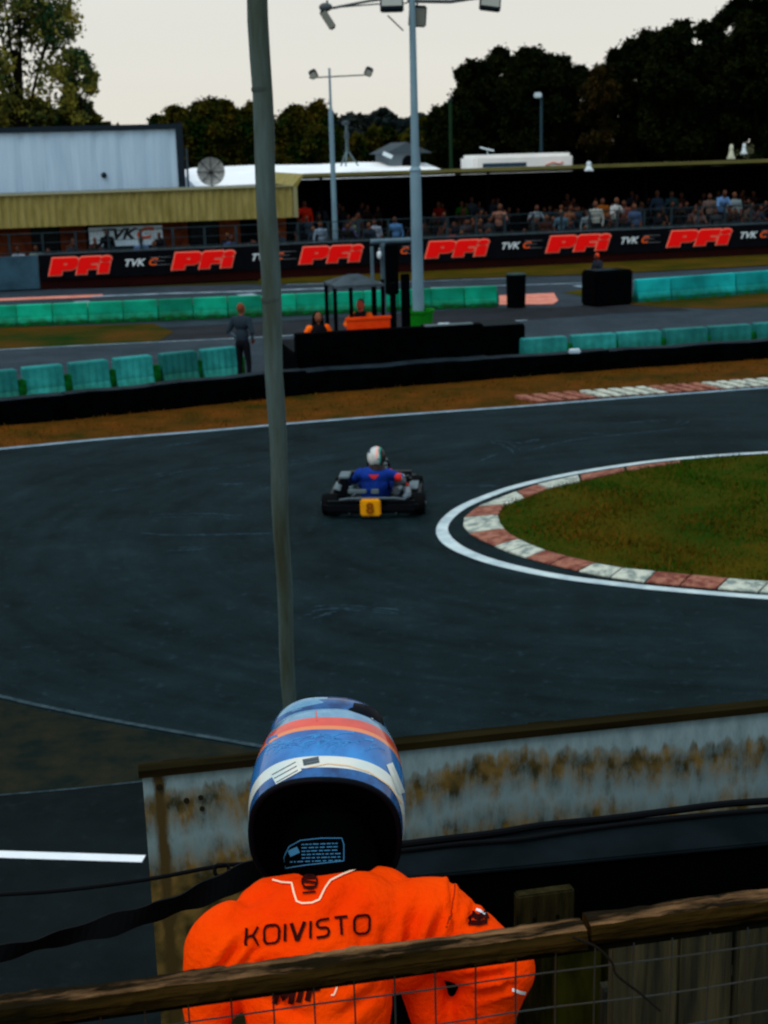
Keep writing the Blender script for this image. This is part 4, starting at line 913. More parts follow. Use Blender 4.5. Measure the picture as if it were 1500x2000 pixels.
# black round bin and black box stack
c = gp(1008, 600); t = thing('round_bin', c, 'black round bin standing on the painted runoff', 'bin')
zt_ = yp(1008, 536, c.y).z; b = MB(); b.cyl((0, 0, 0), (0, 0, zt_), .27, .29, n=22); b.build('drum', M_hut, t, smooth=True, world=False); b = MB(); b.cyl((0, 0, zt_), (0, 0, zt_+.03), .30, .28, n=22); b.build('rim', mat('bin_rim', (.012, .035, .03), .6), t, smooth=True, world=False)
c = gp(1163, 600); c2 = gp(1236, 594); t = thing('black_stack', c, 'broad black box stack at the end of the right green barriers', 'barrier'); zt_ = yp(1200, 530, c.y).z
Lk = (c2-c).length; rk = math.atan2((c2-c).y, (c2-c).x); t.rotation_euler.z = rk
b = MB(); b.bbox((Lk/2, .4, zt_/2), (Lk, .8, zt_), .05); b.build('block', M_hut, t, world=False); b = MB(); b.box((Lk*.35, .4, zt_+.01), (Lk*.6, .6, .02)); b.build('top_mat', M_bt, t, world=False)

# ------------------------------------------------------------ near wooden pole
pb = gp(571, 1500); M_wood = mat('pole_wood', (.036, .042, .026), .7, .4, vscale=2.2, col2=(.075, .115, .115), stretch=(3, 3, .35), bump=.3, bscale=12)
pt = yp(502, -30, pb.y); k_ = (pt.z)/1.0
t = thing('wooden_pole', pb, 'tall weathered grey wooden pole rising behind the helmeted rider', 'pole')
b = MB(); P = []; RR = []
for i in range(25):
    f_ = i/24; p = Vector((pb.x, pb.y, pt.z*f_)); tgt = yp(571-(571-502)*0, 0, pb.y); P.append(Vector((pb.x+(pt.x-pb.x)*f_+.006*math.sin(i*1.3), pb.y, pt.z*f_))); RR.append(.050+.020*min(1, f_*1.5)+.0012*math.sin(i*2.3))
b.tube(P, RR, 18); b.build('shaft', M_wood, t, smooth=True)
b = MB()
for f_ in (.63, .88): b.cyl(Vector((pb.x+(pt.x-pb.x)*f_, pb.y, pt.z*f_)), Vector((pb.x+(pt.x-pb.x)*f_, pb.y, pt.z*f_+.025)), .0715, n=18)
b.build('band', mat('pole_band', (.045, .06, .055), .7), t, smooth=True)

# ------------------------------------------------------------ people
def cmat(nm, c, **k): return mat(nm, c, .85, .15, **k)
skin = cmat('skin', (.085, .036, .023)); hair = cmat('hair_dark', (.012, .008, .006)); hairb = cmat('hair_fair', (.12, .06, .03)); trou = cmat('trousers_dark', (.006, .007, .010))
SKN, HAIR, TOP, BOT = 0, 1, 2, 3
def figure(pose, rng):
    """prims of a standing or seated person, facing -Y (to the camera side), feet at the origin"""
    p = []; rnd = rng.uniform
    sit = pose == 'sit'; hz = .48 if sit else .92
    tw = rnd(-.08, .08); lean = {'stand': .03, 'lean': .22, 'sit': .08, 'cheer': .0, 'phone': .04}[pose]
    hip = np.array([0, 0, hz]); ch = hip+np.array([tw*.5, -lean*.8, .42]); nk = ch+np.array([0, -lean*.25, .13]); hd = nk+np.array([tw*.3, -.03-lean*.15, .15])
    p += [('e', hip, (.165, .12, .13), None, BOT), ('e', hip+np.array([0, -lean*.3, .18]), (.15, .11, .2), None, TOP), ('e', ch, (.185, .12, .17), None, TOP), ('c', nk-np.array([0, 0, .04]), nk+np.array([0, 0, .05]), .052, .05, SKN),
          ('e', hd, (.078, .095, .115), None, SKN), ('e', hd+np.array([0, .022, .025]), (.083, .092, .108), None, HAIR), ('e', hd+np.array([0, -.098, -.01]), (.015, .02, .02), None, SKN)]
    for s in (-1, 1):
        sh = ch+np.array([s*.185, 0, .07]); p.append(('e', hd+np.array([s*.08, 0, 0]), (.012, .02, .028), None, SKN))
        if pose == 'cheer': el = sh+np.array([s*.17, -.1, .16]); ha = el+np.array([-s*.05, -.1, .24])
        elif pose == 'phone': el = sh+np.array([s*.10, -.08, -.24]); ha = el+np.array([-s*.14, -.22, .2])
        elif pose == 'lean' or sit: el = sh+np.array([s*.08, -.12, -.24]); ha = el+np.array([-s*.08, -.24, -.02])
        else: el = sh+np.array([s*.08, .02, -.27]); ha = el+np.array([-s*.02+rnd(-.03, .03), -.08, -.24])
        p += [('c', sh, el, .066, .048, TOP), ('c', el, ha, .046, .034, TOP if rnd(0, 1) > .4 else SKN), ('c', ha, ha+(ha-el)*.28, .034, .028, SKN)]
        hp = hip+np.array([s*.09, 0, -.04])
        if sit: kn = hp+np.array([s*.05, -.42, .0]); an = kn+np.array([0, -.02, -.40])
        else: kn = hp+np.array([s*.03, -.03, -.40]); an = kn+np.array([s*.01, .03, -.41])
        p += [('c', hp, kn, .085, .06, BOT), ('c', kn, an, .058, .042, BOT), ('c', an+np.array([0, 0, -.02]), an+np.array([0, -.15, -.04]), .045, .035, BOT)]
    return p
rng = random.Random(3); VAR = {}
for pose in ('stand', 'lean', 'sit', 'cheer', 'phone'):
    VAR[pose] = []
    for q_ in range(2):
        me = blend('spectator', figure(pose, rng), [skin, hair, trou, trou], .034, 1); zz = max(v.co.z for v in me.vertices); VAR[pose].append((me, zz))
cloth = {}
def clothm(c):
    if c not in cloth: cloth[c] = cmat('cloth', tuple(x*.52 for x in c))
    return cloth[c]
def person_at(px, headtop_y, off, pose, col, label, group=None, rz=0, hairm=None, trm=None, fit=1.0):
    p = fp(px, headtop_y, off); fit = .92; me, zz = random.Random(int(px*7+headtop_y)).choice(VAR[pose]); fl_z = .15 if off < 2.7 else .45 if off < 4.6 else .75; sc_ = (p.z-fl_z)/zz
    sc_ = max(.72, min(1.13, sc_))
    o = objm('person', me, None, (p.x, p.y, max(.0, p.z-zz*sc_))); o.scale = (sc_, sc_, sc_); o.rotation_euler.z = math.atan2(WU.y, WU.x)+rz
    o.material_slots[2].link = 'OBJECT'; o.material_slots[2].material = clothm(col)
    if hairm: o.material_slots[1].link = 'OBJECT'; o.material_slots[1].material = hairm
    if trm: o.material_slots[3].link = 'OBJECT'; o.material_slots[3].material = trm
    if trm is None: o.material_slots[3].link = 'OBJECT'; o.material_slots[3].material = trou
    return tag(o, label, 'person', group)
blue = (.10, .24, .50); wht = (.50, .55, .58); red = (.60, .02, .01)
SPEC = [(595, 391, 3.8, 'stand', (.75, .03, .01), 'person in bright red jacket standing high beside the end of the olive fascia'),
 (627, 432, 1.2, 'stand', (.30, .42, .55), 'person in pale blue top just left of the twin floodlight pole'),
 (672, 430, 1.6, 'lean', (.10, .09, .22), 'person in dull purple top right of the twin floodlight pole'),
 (692, 425, 3, 'stand', (.22, .28, .20), 'person in pale green top between the two floodlight poles'),
 (733, 427, 1.3, 'stand', (.35, .42, .52), 'person in whitish blue top above the signal gantry bar'),
 (773, 422, 1.2, 'stand', blue, 'person in sky blue shirt directly left of the tall mast'),
 (858, 394, 5, 'stand', (.22, .012, .006), 'person in dim dark red coat deep in the stand right of the tall mast'),
 (903, 393, 5, 'stand', (.02, .16, .01), 'person in dim green coat deep in the stand'),
 (922, 385, 5.5, 'stand', (.07, .10, .14), 'person in dim grey blue coat beside the green coated one'),
 (974, 398, 2.2, 'phone', (.38, .18, .13), 'person in pinkish top over pale blue, near the middle of the stand'),
 (955, 444, .9, 'sit', (.20, .34, .60), 'person in pale blue top low behind the fence above the third club lettering'),
 (877, 443, .9, 'sit', (.70, .04, .02), 'person in red top low behind the fence above the fourth red lettering'),
 (935, 447, .9, 'sit', (.35, .18, .03), 'person in yellow brown top low behind the fence'),
 (1045, 399, 2.5, 'phone', (.26, .33, .38), 'person in pale grey top with raised hands, above the dark gap between letterings'),
 (1097, 410, 1.2, 'stand', (.10, .18, .25), 'person in steel blue top leaning at the fence above the fifth red lettering'),
 (1113, 399, 2.4, 'stand', (.30, .12, .06), 'person in tan top behind the steel blue one'),
 (1149, 410, 1.4, 'stand', (.22, .30, .34), 'person in pale grey green top left of the white topped one'),
 (1165, 393, 1.0, 'stand', (.48, .52, .48), 'person in off white top standing at the fence above the fifth lettering'),
 (1178, 386, 2.4, 'stand', (.30, .09, .01), 'person in orange brown top behind the off white one'),
 (1201, 386, 1.2, 'phone', (.62, .64, .62), 'person in bright white top with raised arms, brightest in the stand'),
 (1222, 390, 2.4, 'stand', (.22, .07, .05), 'person in dull rust top right of the bright white one'),
 (1241, 398, 1.4, 'stand', (.08, .13, .24), 'person in navy blue top right of the rust one'),
 (1285, 372, 4, 'stand', (.04, .07, .11), 'person in dim navy coat standing high in the stand'),
 (1313, 372, 4, 'stand', (.03, .08, .10), 'person in dim teal coat standing high in the stand'),
 (1345, 405, 1.6, 'lean', (.14, .08, .07), 'person in brown top leaning on the fence above the sixth lettering'),
 (1365, 408, 1.2, 'lean', (.16, .10, .09), 'person in taupe top leaning close to the fence right of the sixth club lettering'),
 (1388, 377, 2, 'stand', (.18, .13, .11), 'person in brown grey top beside the wide blue shirt'),
 (1408, 370, 1.6, 'lean', (.16, .32, .62), 'broad person in bright light blue shirt near the right end'),
 (1437, 375, 2, 'stand', (.26, .34, .36), 'person in pale grey green top right of the light blue shirt'),
 (1455, 395, 1.3, 'lean', (.10, .07, .06), 'person in dark brown top near the right edge'),
 (1475, 400, 1.3, 'lean', (.05, .06, .10), 'person in slate top at the right edge of the stand'),
 (208, 446, 1.0, 'stand', (.004, .004, .006), 'black clad person standing before the white club sign'),
 (275, 462, .9, 'sit', (.16, .26, .50), 'person in blue top seated low before the right half of the club sign'),
 (300, 470, .9, 'sit', (.20, .26, .34), 'person in grey blue top low under the right end of the club sign'),
 (36, 480, .9, 'sit', (.45, .52, .62), 'person in whitish top low behind the grey end wall'),
 (70, 478, .9, 'sit', (.22, .30, .28), 'person in pale green grey top at the corner of the end wall'),
 (445, 457, 1, 'sit', (.08, .13, .28), 'person in blue top low under the fascia left of the near pole'),
 (575, 460, .9, 'sit', (.10, .16, .22), 'person in slate blue top low just right of the near pole')]
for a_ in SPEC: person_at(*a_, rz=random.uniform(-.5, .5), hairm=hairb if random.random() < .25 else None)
rd = random.Random(11); used = [s[0] for s in SPEC]
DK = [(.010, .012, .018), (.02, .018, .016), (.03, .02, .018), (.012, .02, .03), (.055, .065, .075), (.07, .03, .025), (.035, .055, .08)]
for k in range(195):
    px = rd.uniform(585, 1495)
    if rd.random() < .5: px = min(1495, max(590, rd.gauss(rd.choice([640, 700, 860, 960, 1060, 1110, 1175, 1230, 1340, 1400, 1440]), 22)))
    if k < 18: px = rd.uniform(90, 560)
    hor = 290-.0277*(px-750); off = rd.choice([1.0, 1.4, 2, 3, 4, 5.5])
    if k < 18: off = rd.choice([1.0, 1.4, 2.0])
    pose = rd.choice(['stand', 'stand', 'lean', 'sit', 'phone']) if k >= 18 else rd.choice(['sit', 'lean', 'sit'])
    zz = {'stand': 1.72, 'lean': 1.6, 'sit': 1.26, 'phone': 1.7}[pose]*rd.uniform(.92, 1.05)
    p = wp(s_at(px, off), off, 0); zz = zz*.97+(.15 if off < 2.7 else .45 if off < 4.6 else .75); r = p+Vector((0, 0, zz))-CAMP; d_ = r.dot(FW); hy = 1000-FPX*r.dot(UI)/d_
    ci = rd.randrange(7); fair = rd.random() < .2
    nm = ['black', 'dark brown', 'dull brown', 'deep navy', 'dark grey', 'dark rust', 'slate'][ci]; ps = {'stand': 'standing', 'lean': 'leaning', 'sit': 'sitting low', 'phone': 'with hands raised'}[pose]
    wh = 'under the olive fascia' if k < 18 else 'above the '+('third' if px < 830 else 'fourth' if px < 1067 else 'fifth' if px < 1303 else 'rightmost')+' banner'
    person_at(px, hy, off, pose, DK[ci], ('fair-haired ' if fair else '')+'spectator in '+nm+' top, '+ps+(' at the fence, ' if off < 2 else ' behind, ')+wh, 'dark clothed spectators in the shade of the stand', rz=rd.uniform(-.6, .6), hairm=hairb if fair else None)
#PART4
# ------------------------------------------------------------ people standing about the post
def hand(p, d, s, mi, r=.012):
    """five curled fingers on a palm; d = direction of the forearm, s = side of the thumb"""
    p = Vector(p); d = Vector(d).normalized(); sd_ = d.cross(Vector((0, .4, 1))).normalized(); nn = d.cross(sd_).normalized(); out = [('c', tuple(p), tuple(p+d*.06), .028, .034, mi)]
    for k, L in enumerate((.062, .074, .070, .055)):
        b0 = p+d*.075+sd_*(k-1.5)*.021; b1 = b0+d*L*.55+nn*.008; b2 = b1+d*L*.35+nn*.03
        out += [('c', tuple(b0), tuple(b1), r, r*.9, mi), ('c', tuple(b1), tuple(b2), r*.9, r*.75, mi)]
    t0 = p+d*.02+sd_*s*.032; out += [('c', tuple(t0), tuple(t0+sd_*s*.03+d*.04), r*1.1, r, mi), ('c', tuple(t0+sd_*s*.03+d*.04), tuple(t0+sd_*s*.03+d*.075+nn*.02), r, r*.8, mi)]
    return out
def person(name, loc, rz, prims, mats, label, vox=.014, sc_=1.0):
    me = blend('person', prims, mats, vox, 3); o = objm('person', me, None, loc); o.rotation_euler.z = rz; o.scale = (sc_,)*3
    return tag(o, label, 'person')
def man(top_len=.92, arms=None, long_hair=False, hood=False, foot=True, lean=0):
    p = []; hip = np.array([0, 0, .93]); ch = hip+np.array([0, -lean, .43]); hd = ch+np.array([0, -.02-lean*.4, .30])
    p += [('e', hip, (.17, .12, .13), None, 3), ('e', hip+np.array([0, -lean*.4, .16]), (.155, .115, .22), None, 2), ('e', ch, (.20, .125, .18), None, 2), ('c', ch+np.array([0, 0, .1]), ch+np.array([0, -.01, .2]), .058, .052, 0),
          ('e', hd, (.078, .098, .118), None, 0), ('e', hd+np.array([0, .025, .028]), (.084, .092, .108), None, 1), ('c', hd+np.array([0, -.09, .01]), hd+np.array([0, -.112, -.02]), .012, .016, 0), ('c', hd+np.array([-.025, -.085, -.055]), hd+np.array([.025, -.085, -.055]), .012, .012, 0)]
    for s in (-1, 1): p.append(('e', hd+np.array([s*.08, .0, -.01]), (.012, .022, .03), None, 0))
    if long_hair: p += [('c', hd+np.array([0, .05, .0]), hd+np.array([0, .07, -.22]), .10, .10, 1), ('c', hd+np.array([-.07, .02, .0]), hd+np.array([-.09, .03, -.22]), .05, .05, 1), ('c', hd+np.array([.07, .02, 0]), hd+np.array([.09, .03, -.2]), .05, .05, 1)]
    for s in (-1, 1):
        sh = ch+np.array([s*.19, 0, .08]); el, ha, mi = arms(s, sh)
        el = np.array(el); ha = np.array(ha)
        p += [('c', sh, el, .07, .052, mi[0]), ('c', el, ha, .05, .035, mi[1])]+hand(ha, ha-el, -s, 0)
        hp = hip+np.array([s*.09, 0, -.04]); kn = hp+np.array([s*.03, -.03, -.40]); an = kn+np.array([s*.01, .03, -.42])
        p += [('c', hp, kn, .09, .062, 3), ('c', kn, an, .06, .045, 3), ('c', an+np.array([0, .02, -.03]), an+np.array([0, -.17, -.045]), .045, .035, 4)]
    return p
dsk = cmat('skin_tan', (.20, .075, .045)); shoe = cmat('shoe', (.006, .006, .007)); M_orj = mat('hi_vis_orange', (.95, .10, .004), .7, .15, vscale=5, col2=(1, .16, .008))
p = gp(478, 752); shirt = cmat('grey_shirt', (.020, .032, .045)); pale = cmat('pale_cuff', (.13, .19, .25))
def arms(s, sh): el = sh+np.array([s*.12, .06, -.27]); return el, el+np.array([-s*.10, -.14, -.16]), (2, 5)
person('person', (p.x, p.y, 0), R(150), man(arms=arms), [dsk, cmat('hair_red', (.16, .05, .025)), shirt, trou, shoe, pale], 'standing person in grey shirt and dark trousers, hands at hips, behind the near barrier', .014, .93)
# woman marshal left of the hut
p = plpx(621, 640, .95); zt_ = p.z; top = plpx(624, 608, .95).z
def arms(s, sh): el = sh+np.array([s*.14, .0, -.22]); return el, el+np.array([-s*.10, -.18, .02]), (5, 5)
person('person', (p.x, p.y, top-1.78), R(20), man(arms=arms, long_hair=True), [dsk, cmat('hair_black', (.004, .003, .003)), cmat('black_vest', (.006, .006, .009)), trou, shoe, M_orj], 'dark long haired marshal with orange sleeves left of the hut', .015)
# hooded marshal behind the orange panel
p = plpx(705, 610, 1.35); top = plpx(705, 584, 1.35).z
def arms(s, sh): el = sh+np.array([s*.16, -.05, -.2]); return el, el+np.array([-s*.12, -.16, -.02]), (5, 5)
person('person', (p.x, p.y, top-1.78), R(-25), man(arms=arms), [cmat('skin_red', (.5, .08, .05)), cmat('hood_grey', (.05, .055, .06)), cmat('vest_dark', (.012, .01, .014)), trou, shoe, M_orj], 'hooded marshal with orange sleeve sitting low behind the orange hut panel', .015)
# capped marshal behind the black stack
c = gp(1168, 597); yb = c.y+1.1; p = yp(1172, 560, yb); top = yp(1170, 494, yb).z
def arms(s, sh): el = sh+np.array([s*.08, -.05, -.26]); return el, el+np.array([-s*.08, -.2, -.08]), (2, 2)
o = person('person', (p.x, p.y, 0), R(-60), man(arms=arms, lean=.12), [cmat('skin_d', (.12, .03, .02)), cmat('cap_orange', (.75, .06, .02)), cmat('jacket_dark', (.018, .022, .032)), trou, shoe], 'marshal in orange cap and dark jacket leaning behind the black box stack', .015)
o.scale = (top/1.78,)*3

# ------------------------------------------------------------ kart
KP = gp(728, 1013); KRZ = R(-4); KM = Matrix.Translation(KP) @ Matrix.Rotation(KRZ, 4, 'Z')
kart = thing('racing_kart', KP, 'low black racing kart with yellow rear number plate heading away through the hairpin', 'kart', rz=KRZ)
M_tyre = mat('tyre', (.004, .0045, .005), .8, .12, bump=.2, bscale=60); M_rim = mat('rim', (.10, .13, .15), .35, .5, metal=.6); M_kb = mat('kart_black', (.004, .005, .007), .45, .25)
M_chr = mat('chrome_tube', (.10, .13, .15), .35, .5, metal=.6); M_yel = mat('plate_yellow', (.85, .33, .004), .6, .3, vscale=8, col2=(.95, .42, .01)); M_kw = mat('kart_white', (.10, .135, .15), .5, .3)
def wheel(x, y, r, wd, parent, steer=0):
    Q = Matrix.Rotation(steer, 4, 'Z'); C0 = Matrix.Translation((x, y, r)) @ Q; b = MB(); n = 28; prof = [(-wd*.5, r*.52), (-wd*.5, r*.86), (-wd*.42, r*.97), (-wd*.2, r), (wd*.2, r), (wd*.42, r*.97), (wd*.5, r*.86), (wd*.5, r*.52)]
    vs = []
    for k in range(n):
        a = 2*math.pi*k/n
        for px_, rr in prof: vs.append(C0 @ Vector((px_, rr*math.cos(a), rr*math.sin(a))))
    m_ = len(prof); b.add(vs, [(k*m_+j, ((k+1) % n)*m_+j, ((k+1) % n)*m_+(j+1) % m_, k*m_+(j+1) % m_) for k in range(n) for j in range(m_)])
    w_ = b.build('wheel', M_tyre, parent, smooth=True, world=False)
    b = MB(); b.cyl(C0 @ Vector((-wd*.42, 0, 0)), C0 @ Vector((wd*.42, 0, 0)), r*.53, n=20); b.cyl(C0 @ Vector((-wd*.56, 0, 0)), C0 @ Vector((wd*.56, 0, 0)), r*.2, n=12); b.build('rim', M_rim, w_, world=False)
wheel(-.565, .24, .14, .21, kart); wheel(.565, .24, .14, .21, kart); wheel(-.52, 1.30, .130, .135, kart, R(-9)); wheel(.52, 1.30, .130, .135, kart, R(-9))
b = MB()
for s in (-1, 1): b.tube([(s*.30, .0, .07), (s*.30, .5, .06), (s*.36, .9, .06), (s*.22, 1.35, .06), (s*.2, 1.5, .07)], .015, 7)
for y in (.24, .7, 1.1, 1.4): b.cyl((-.3, y, .065), (.3, y, .065), .014, n=7)
b.cyl((-.48, .24, .14), (.48, .24, .14), .022, n=10); b.build('frame', M_chr, kart, world=False)
b = MB(); b.bbox((0, .95, .045), (.58, 1.0, .012), .004); b.build('floor_tray', M_kb, kart, world=False)
b = MB(); b.bbox((-.20, .02, .15), (.86, .13, .17), .05); b.bbox((.24, .02, .15), (.70, .13, .17), .05); b.build('rear_bumper', M_kb, kart, smooth=True, world=False)
b = MB(); b.tube([(-.42, .0, .25), (-.3, -.03, .275), (.3, -.03, .275), (.42, 0, .25)], .016, 7); b.build('rear_bar', M_chr, kart, world=False)
b = MB(); b.bbox((-.02, -.065, .165), (.26, .035, .235), .02, Matrix.Rotation(R(6), 3, 'X')); np_ = b.build('number_plate', M_yel, kart, smooth=True, world=False)
me8 = text_mesh('8', .20, 0, .006, 1, .003); me8.transform(Matrix.Translation((-.075, -.088, .095)) @ Matrix.Rotation(R(96), 4, 'X')); o = objm('number', me8, np_); me8.materials.append(mat('digit', (.28, .075, .004), .7))
for s in (-1, 1):
    b = MB(); b.bbox((s*.50, .80, .155), (.20, .62, .19), .05); sp2 = b.build('side_pod', M_kb, kart, smooth=True, world=False)
    b = MB(); b.box((s*.50, .80, .252), (.12, .42, .004)); b.build('sticker', M_kw, sp2, world=False)
b = MB(); b.bbox((0, 1.62, .17), (.98, .24, .17), .06); b.bbox((0, 1.50, .22), (.4, .2, .1), .04); b.build('nose', M_kb, kart, smooth=True, world=False)
b = MB(); b.bbox((0, 1.33, .40), (.24, .03, .24), .02, Matrix.Rotation(R(-25), 3, 'X')); b.build('front_panel', M_kw, kart, world=False)
b = MB()  # moulded seat
n = 12; vs = []
for j, (y, z, wd_) in enumerate(((.98, .16, .15), (.80, .09, .17), (.62, .10, .19), (.50, .22, .20), (.42, .40, .19), (.37, .54, .15))):
    for k in range(n+1): a = -1+2*k/n; vs.append((a*wd_, y+(.09*a*a if j > 1 else 0), z+(.12*a**4 if j < 3 else .0)))
b.add(vs, [(j*(n+1)+k, j*(n+1)+k+1, (j+1)*(n+1)+k+1, (j+1)*(n+1)+k) for j in range(5) for k in range(n)]); b.add([(x, y-.012, z-.012) for x, y, z in vs], [(j*(n+1)+k, j*(n+1)+k+1, (j+1)*(n+1)+k+1, (j+1)*(n+1)+k) for j in range(5) for k in range(n)]); b.build('seat', M_kb, kart, smooth=True, world=False)
b = MB(); b.bbox((.33, .52, .20), (.18, .24, .2), .02); b.cyl((.33, .52, .28), (.33, .48, .40), .065, .06, n=14)
for k in range(5): b.cyl((.33, .51-.004*k, .30+.02*k), (.33, .508-.004*k, .306+.02*k), .085, n=14)
eng = b.build('engine', mat('engine_grey', (.05, .06, .07), .5, .4, metal=.5), kart, world=False)
b = MB(); b.cyl((.30, .25, .30), (.34, .40, .30), .05, .045, n=12); b.tube([(.36, .42, .28), (.44, .3, .3), (.45, .1, .28), (.40, .02, .26)], [.03, .05, .05, .025], 10); b.build('exhaust', M_chr, eng, world=False)
b = MB(); b.bbox((.43, .62, .37), (.10, .16, .1), .03); b.build('air_box', M_kb, kart, world=False)
b = MB(); b.bbox((-.40, .62, .27), (.12, .36, .30), .02, Matrix.Rotation(R(-10), 3, 'Y')); rad = b.build('radiator', M_kb, kart, world=False)
b = MB(); b.bbox((-.40, .62, .435), (.14, .34, .03), .01); b.build('tank', M_kw, rad, world=False)
b = MB(); b.bbox((-.20, .13, .33), (.24, .06, .05), .01); b.bbox((.03, .12, .33), (.10, .05, .06), .01); b.build('seat_stay', M_kw, kart, world=False)
b = MB(); b.cyl((-.30, .36, .26), (-.30, .36, .34), .03, n=10); b.cyl((-.46, .30, .30), (-.44, .34, .37), .025, n=8); b.build('filler', M_kw, kart, world=False)
b = MB(); cs = Vector((0.02, 1.03, .47)); Qs = Matrix.Rotation(R(-50), 3, 'X'); P = [cs+Qs@Vector((.145*math.cos(a), .145*math.sin(a), 0)) for a in [k*math.pi/10 for k in range(21)]]; b.tube(P, .014, 7)
b.cyl(cs, cs+Vector((0, .25, -.33)), .012, n=6); b.cyl(cs-Qs@Vector((.14, 0, 0)), cs+Qs@Vector((.14, 0, 0)), .012, n=6); b.build('steering_wheel', M_kb, kart, world=False)
# driver
M_bl = mat('suit_blue', (.005, .022, .15), .7, .15, vscale=5, col2=(.010, .045, .28), bump=.4, bscale=20); M_si = cmat('sleeve_silver', (.28, .34, .38)); M_gr = cmat('glove_red', (.60, .03, .025)); 
sL = (-.18, .42, .60); sR_ = (.18, .44, .585)
pr = [('e', (.0, .50, .24), (.17, .15, .14), None, 0), ('e', (.0, .44, .42), (.185, .125, .2), None, 0), ('e', (0, .43, .56), (.21, .115, .13), None, 0), ('c', (0, .44, .62), (.01, .47, .74), .075, .06, 0),
      ('c', sL, (-.27, .62, .42), .075, .055, 0), ('c', (-.27, .62, .42), (-.15, .88, .46), .052, .038, 1), ('c', sR_, (.33, .60, .46), .075, .058, 0), ('c', (.26, .52, .52), (.35, .68, .44), .062, .052, 1), ('c', (.35, .68, .44), (.20, .92, .46), .05, .038, 1),
      ('c', (-.10, .55, .2), (-.22, 1.0, .32), .095, .07, 0), ('c', (-.22, 1.0, .32), (-.18, 1.38, .14), .065, .045, 0), ('c', (.10, .55, .2), (.22, 1.0, .32), .095, .07, 0), ('c', (.22, 1.0, .32), (.18, 1.38, .14), .065, .045, 0),
      ('c', (-.18, 1.38, .14), (-.17, 1.44, .22), .045, .035, 2), ('c', (.18, 1.38, .14), (.17, 1.44, .22), .045, .035, 2)]
pr += hand((-.15, .90, .465), (.12, .5, .05), 1, 3, .014)+hand((.19, .93, .465), (-.12, .5, .05), -1, 3, .014)+[('e', (.345, .70, .43), (.058, .058, .058), None, 3), ('e', (.30, .56, .50), (.055, .06, .055), None, 3)]
def low(p_):
    f = lambda v: (v[0], v[1], v[2] if v[2] < .2 else .2+(v[2]-.2)*.74)
    return ('c', f(p_[1]), f(p_[2]))+p_[3:] if p_[0] == 'c' else ('e', f(p_[1]))+p_[2:]
pr = [low(p_) for p_ in pr]+[('e', (.39, .58, .31), (.06, .055, .065), None, 3), ('e', (.31, .46, .43), (.05, .05, .05), None, 3), ('c', (.30, .50, .42), (.37, .60, .32), .055, .05, 1)]
me = blend('person', pr, [M_bl, M_si, shoe, M_gr], .013, 3, .006, 12)
drv = objm('person', me, None, KP); drv.rotation_euler.z = KRZ; tag(drv, 'kart driver in blue suit with silver sleeves and white striped helmet, seen from behind', 'person')
M_hw = mat('helmet_white', (.38, .42, .42), .35, .4, vscale=9, col2=(.60, .60, .55)); M_hg = mat('helmet_green', (.01, .25, .20), .4, .4); M_hp = mat('helmet_pink', (.85, .35, .30), .4, .4); M_hd = mat('helmet_dark', (.02, .010, .008), .3, .5)
hc = Vector((.035, .47, .705)); b = MB(); nu, nv = 32, 18
for j in range(nv):
    for i in range(nu):
        th0, th1 = math.pi*j/nv*.86, math.pi*(j+1)/nv*.86; a0, a1 = 2*math.pi*i/nu, 2*math.pi*(i+1)/nu
        P = [hc+Vector((.122*math.sin(t_)*math.sin(a), .148*math.sin(t_)*math.cos(a)+.01, .138*math.cos(t_))) for t_, a in ((th0, a0), (th1, a0), (th1, a1), (th0, a1))]
        c_ = sum(P, Vector())/4-hc; b.cur = 0
        if c_.x > .035 and c_.x < .062: b.cur = 1
        elif abs(c_.x-.018) < .012 and c_.z > 0: b.cur = 2
        elif c_.x >= .055 or c_.z < -.07 and c_.x > -.03 or c_.y > .07 and -.05 < c_.z < .05: b.cur = 3
        elif c_.x < -.07 and c_.z > .06: b.cur = 4
        if j == 0: b.add([P[0], P[1], P[2]], [(0, 1, 2)])
        else: b.add(P, [(0, 1, 2, 3)])
M_hb = mat('helmet_navy', (.01, .03, .12), .4, .4)
bmx = b.build('helmet', [M_hw, M_hg, M_hp, M_hd, M_hb], drv, world=False)
for q in bmx.data.polygons: q.use_smooth = True
b = MB(); b.cyl(hc+Vector((0, -.01, -.165)), hc+Vector((0, 0, -.10)), .125, .105, n=22); b.build('neck_collar', M_hd, drv, smooth=True, world=False)
b = MB(); b.add([(-.06, .300, .60), (.07, .302, .605), (.055, .292, .575), (.005, .287, .552), (-.045, .290, .573)], [(0, 1, 2, 3, 4)])
Vp = b.v; tri = []
bv = BVHTree.FromPolygons([v.co.copy() for v in me.vertices], [tuple(p_.vertices) for p_ in me.polygons]); b2 = MB(); cols_ = 12
for i in range(cols_):
    for j in range(4):
        def q_(u, v): 
            half = .068*(1-v*.75); x = .005-half+2*half*u; z = .505-.055*v; h = bv.ray_cast(Vector((x, -.5, z)), Vector((0, 1, 0)))
            return (h[0]+Vector((0, -.004, 0))) if h[0] else Vector((x, .29, z))
        b2.add([q_(i/cols_, j/4), q_((i+1)/cols_, j/4), q_((i+1)/cols_, (j+1)/4), q_(i/cols_, (j+1)/4)], [(0, 1, 2, 3)])
b2.build('back_badge', M_gr, drv, world=False)

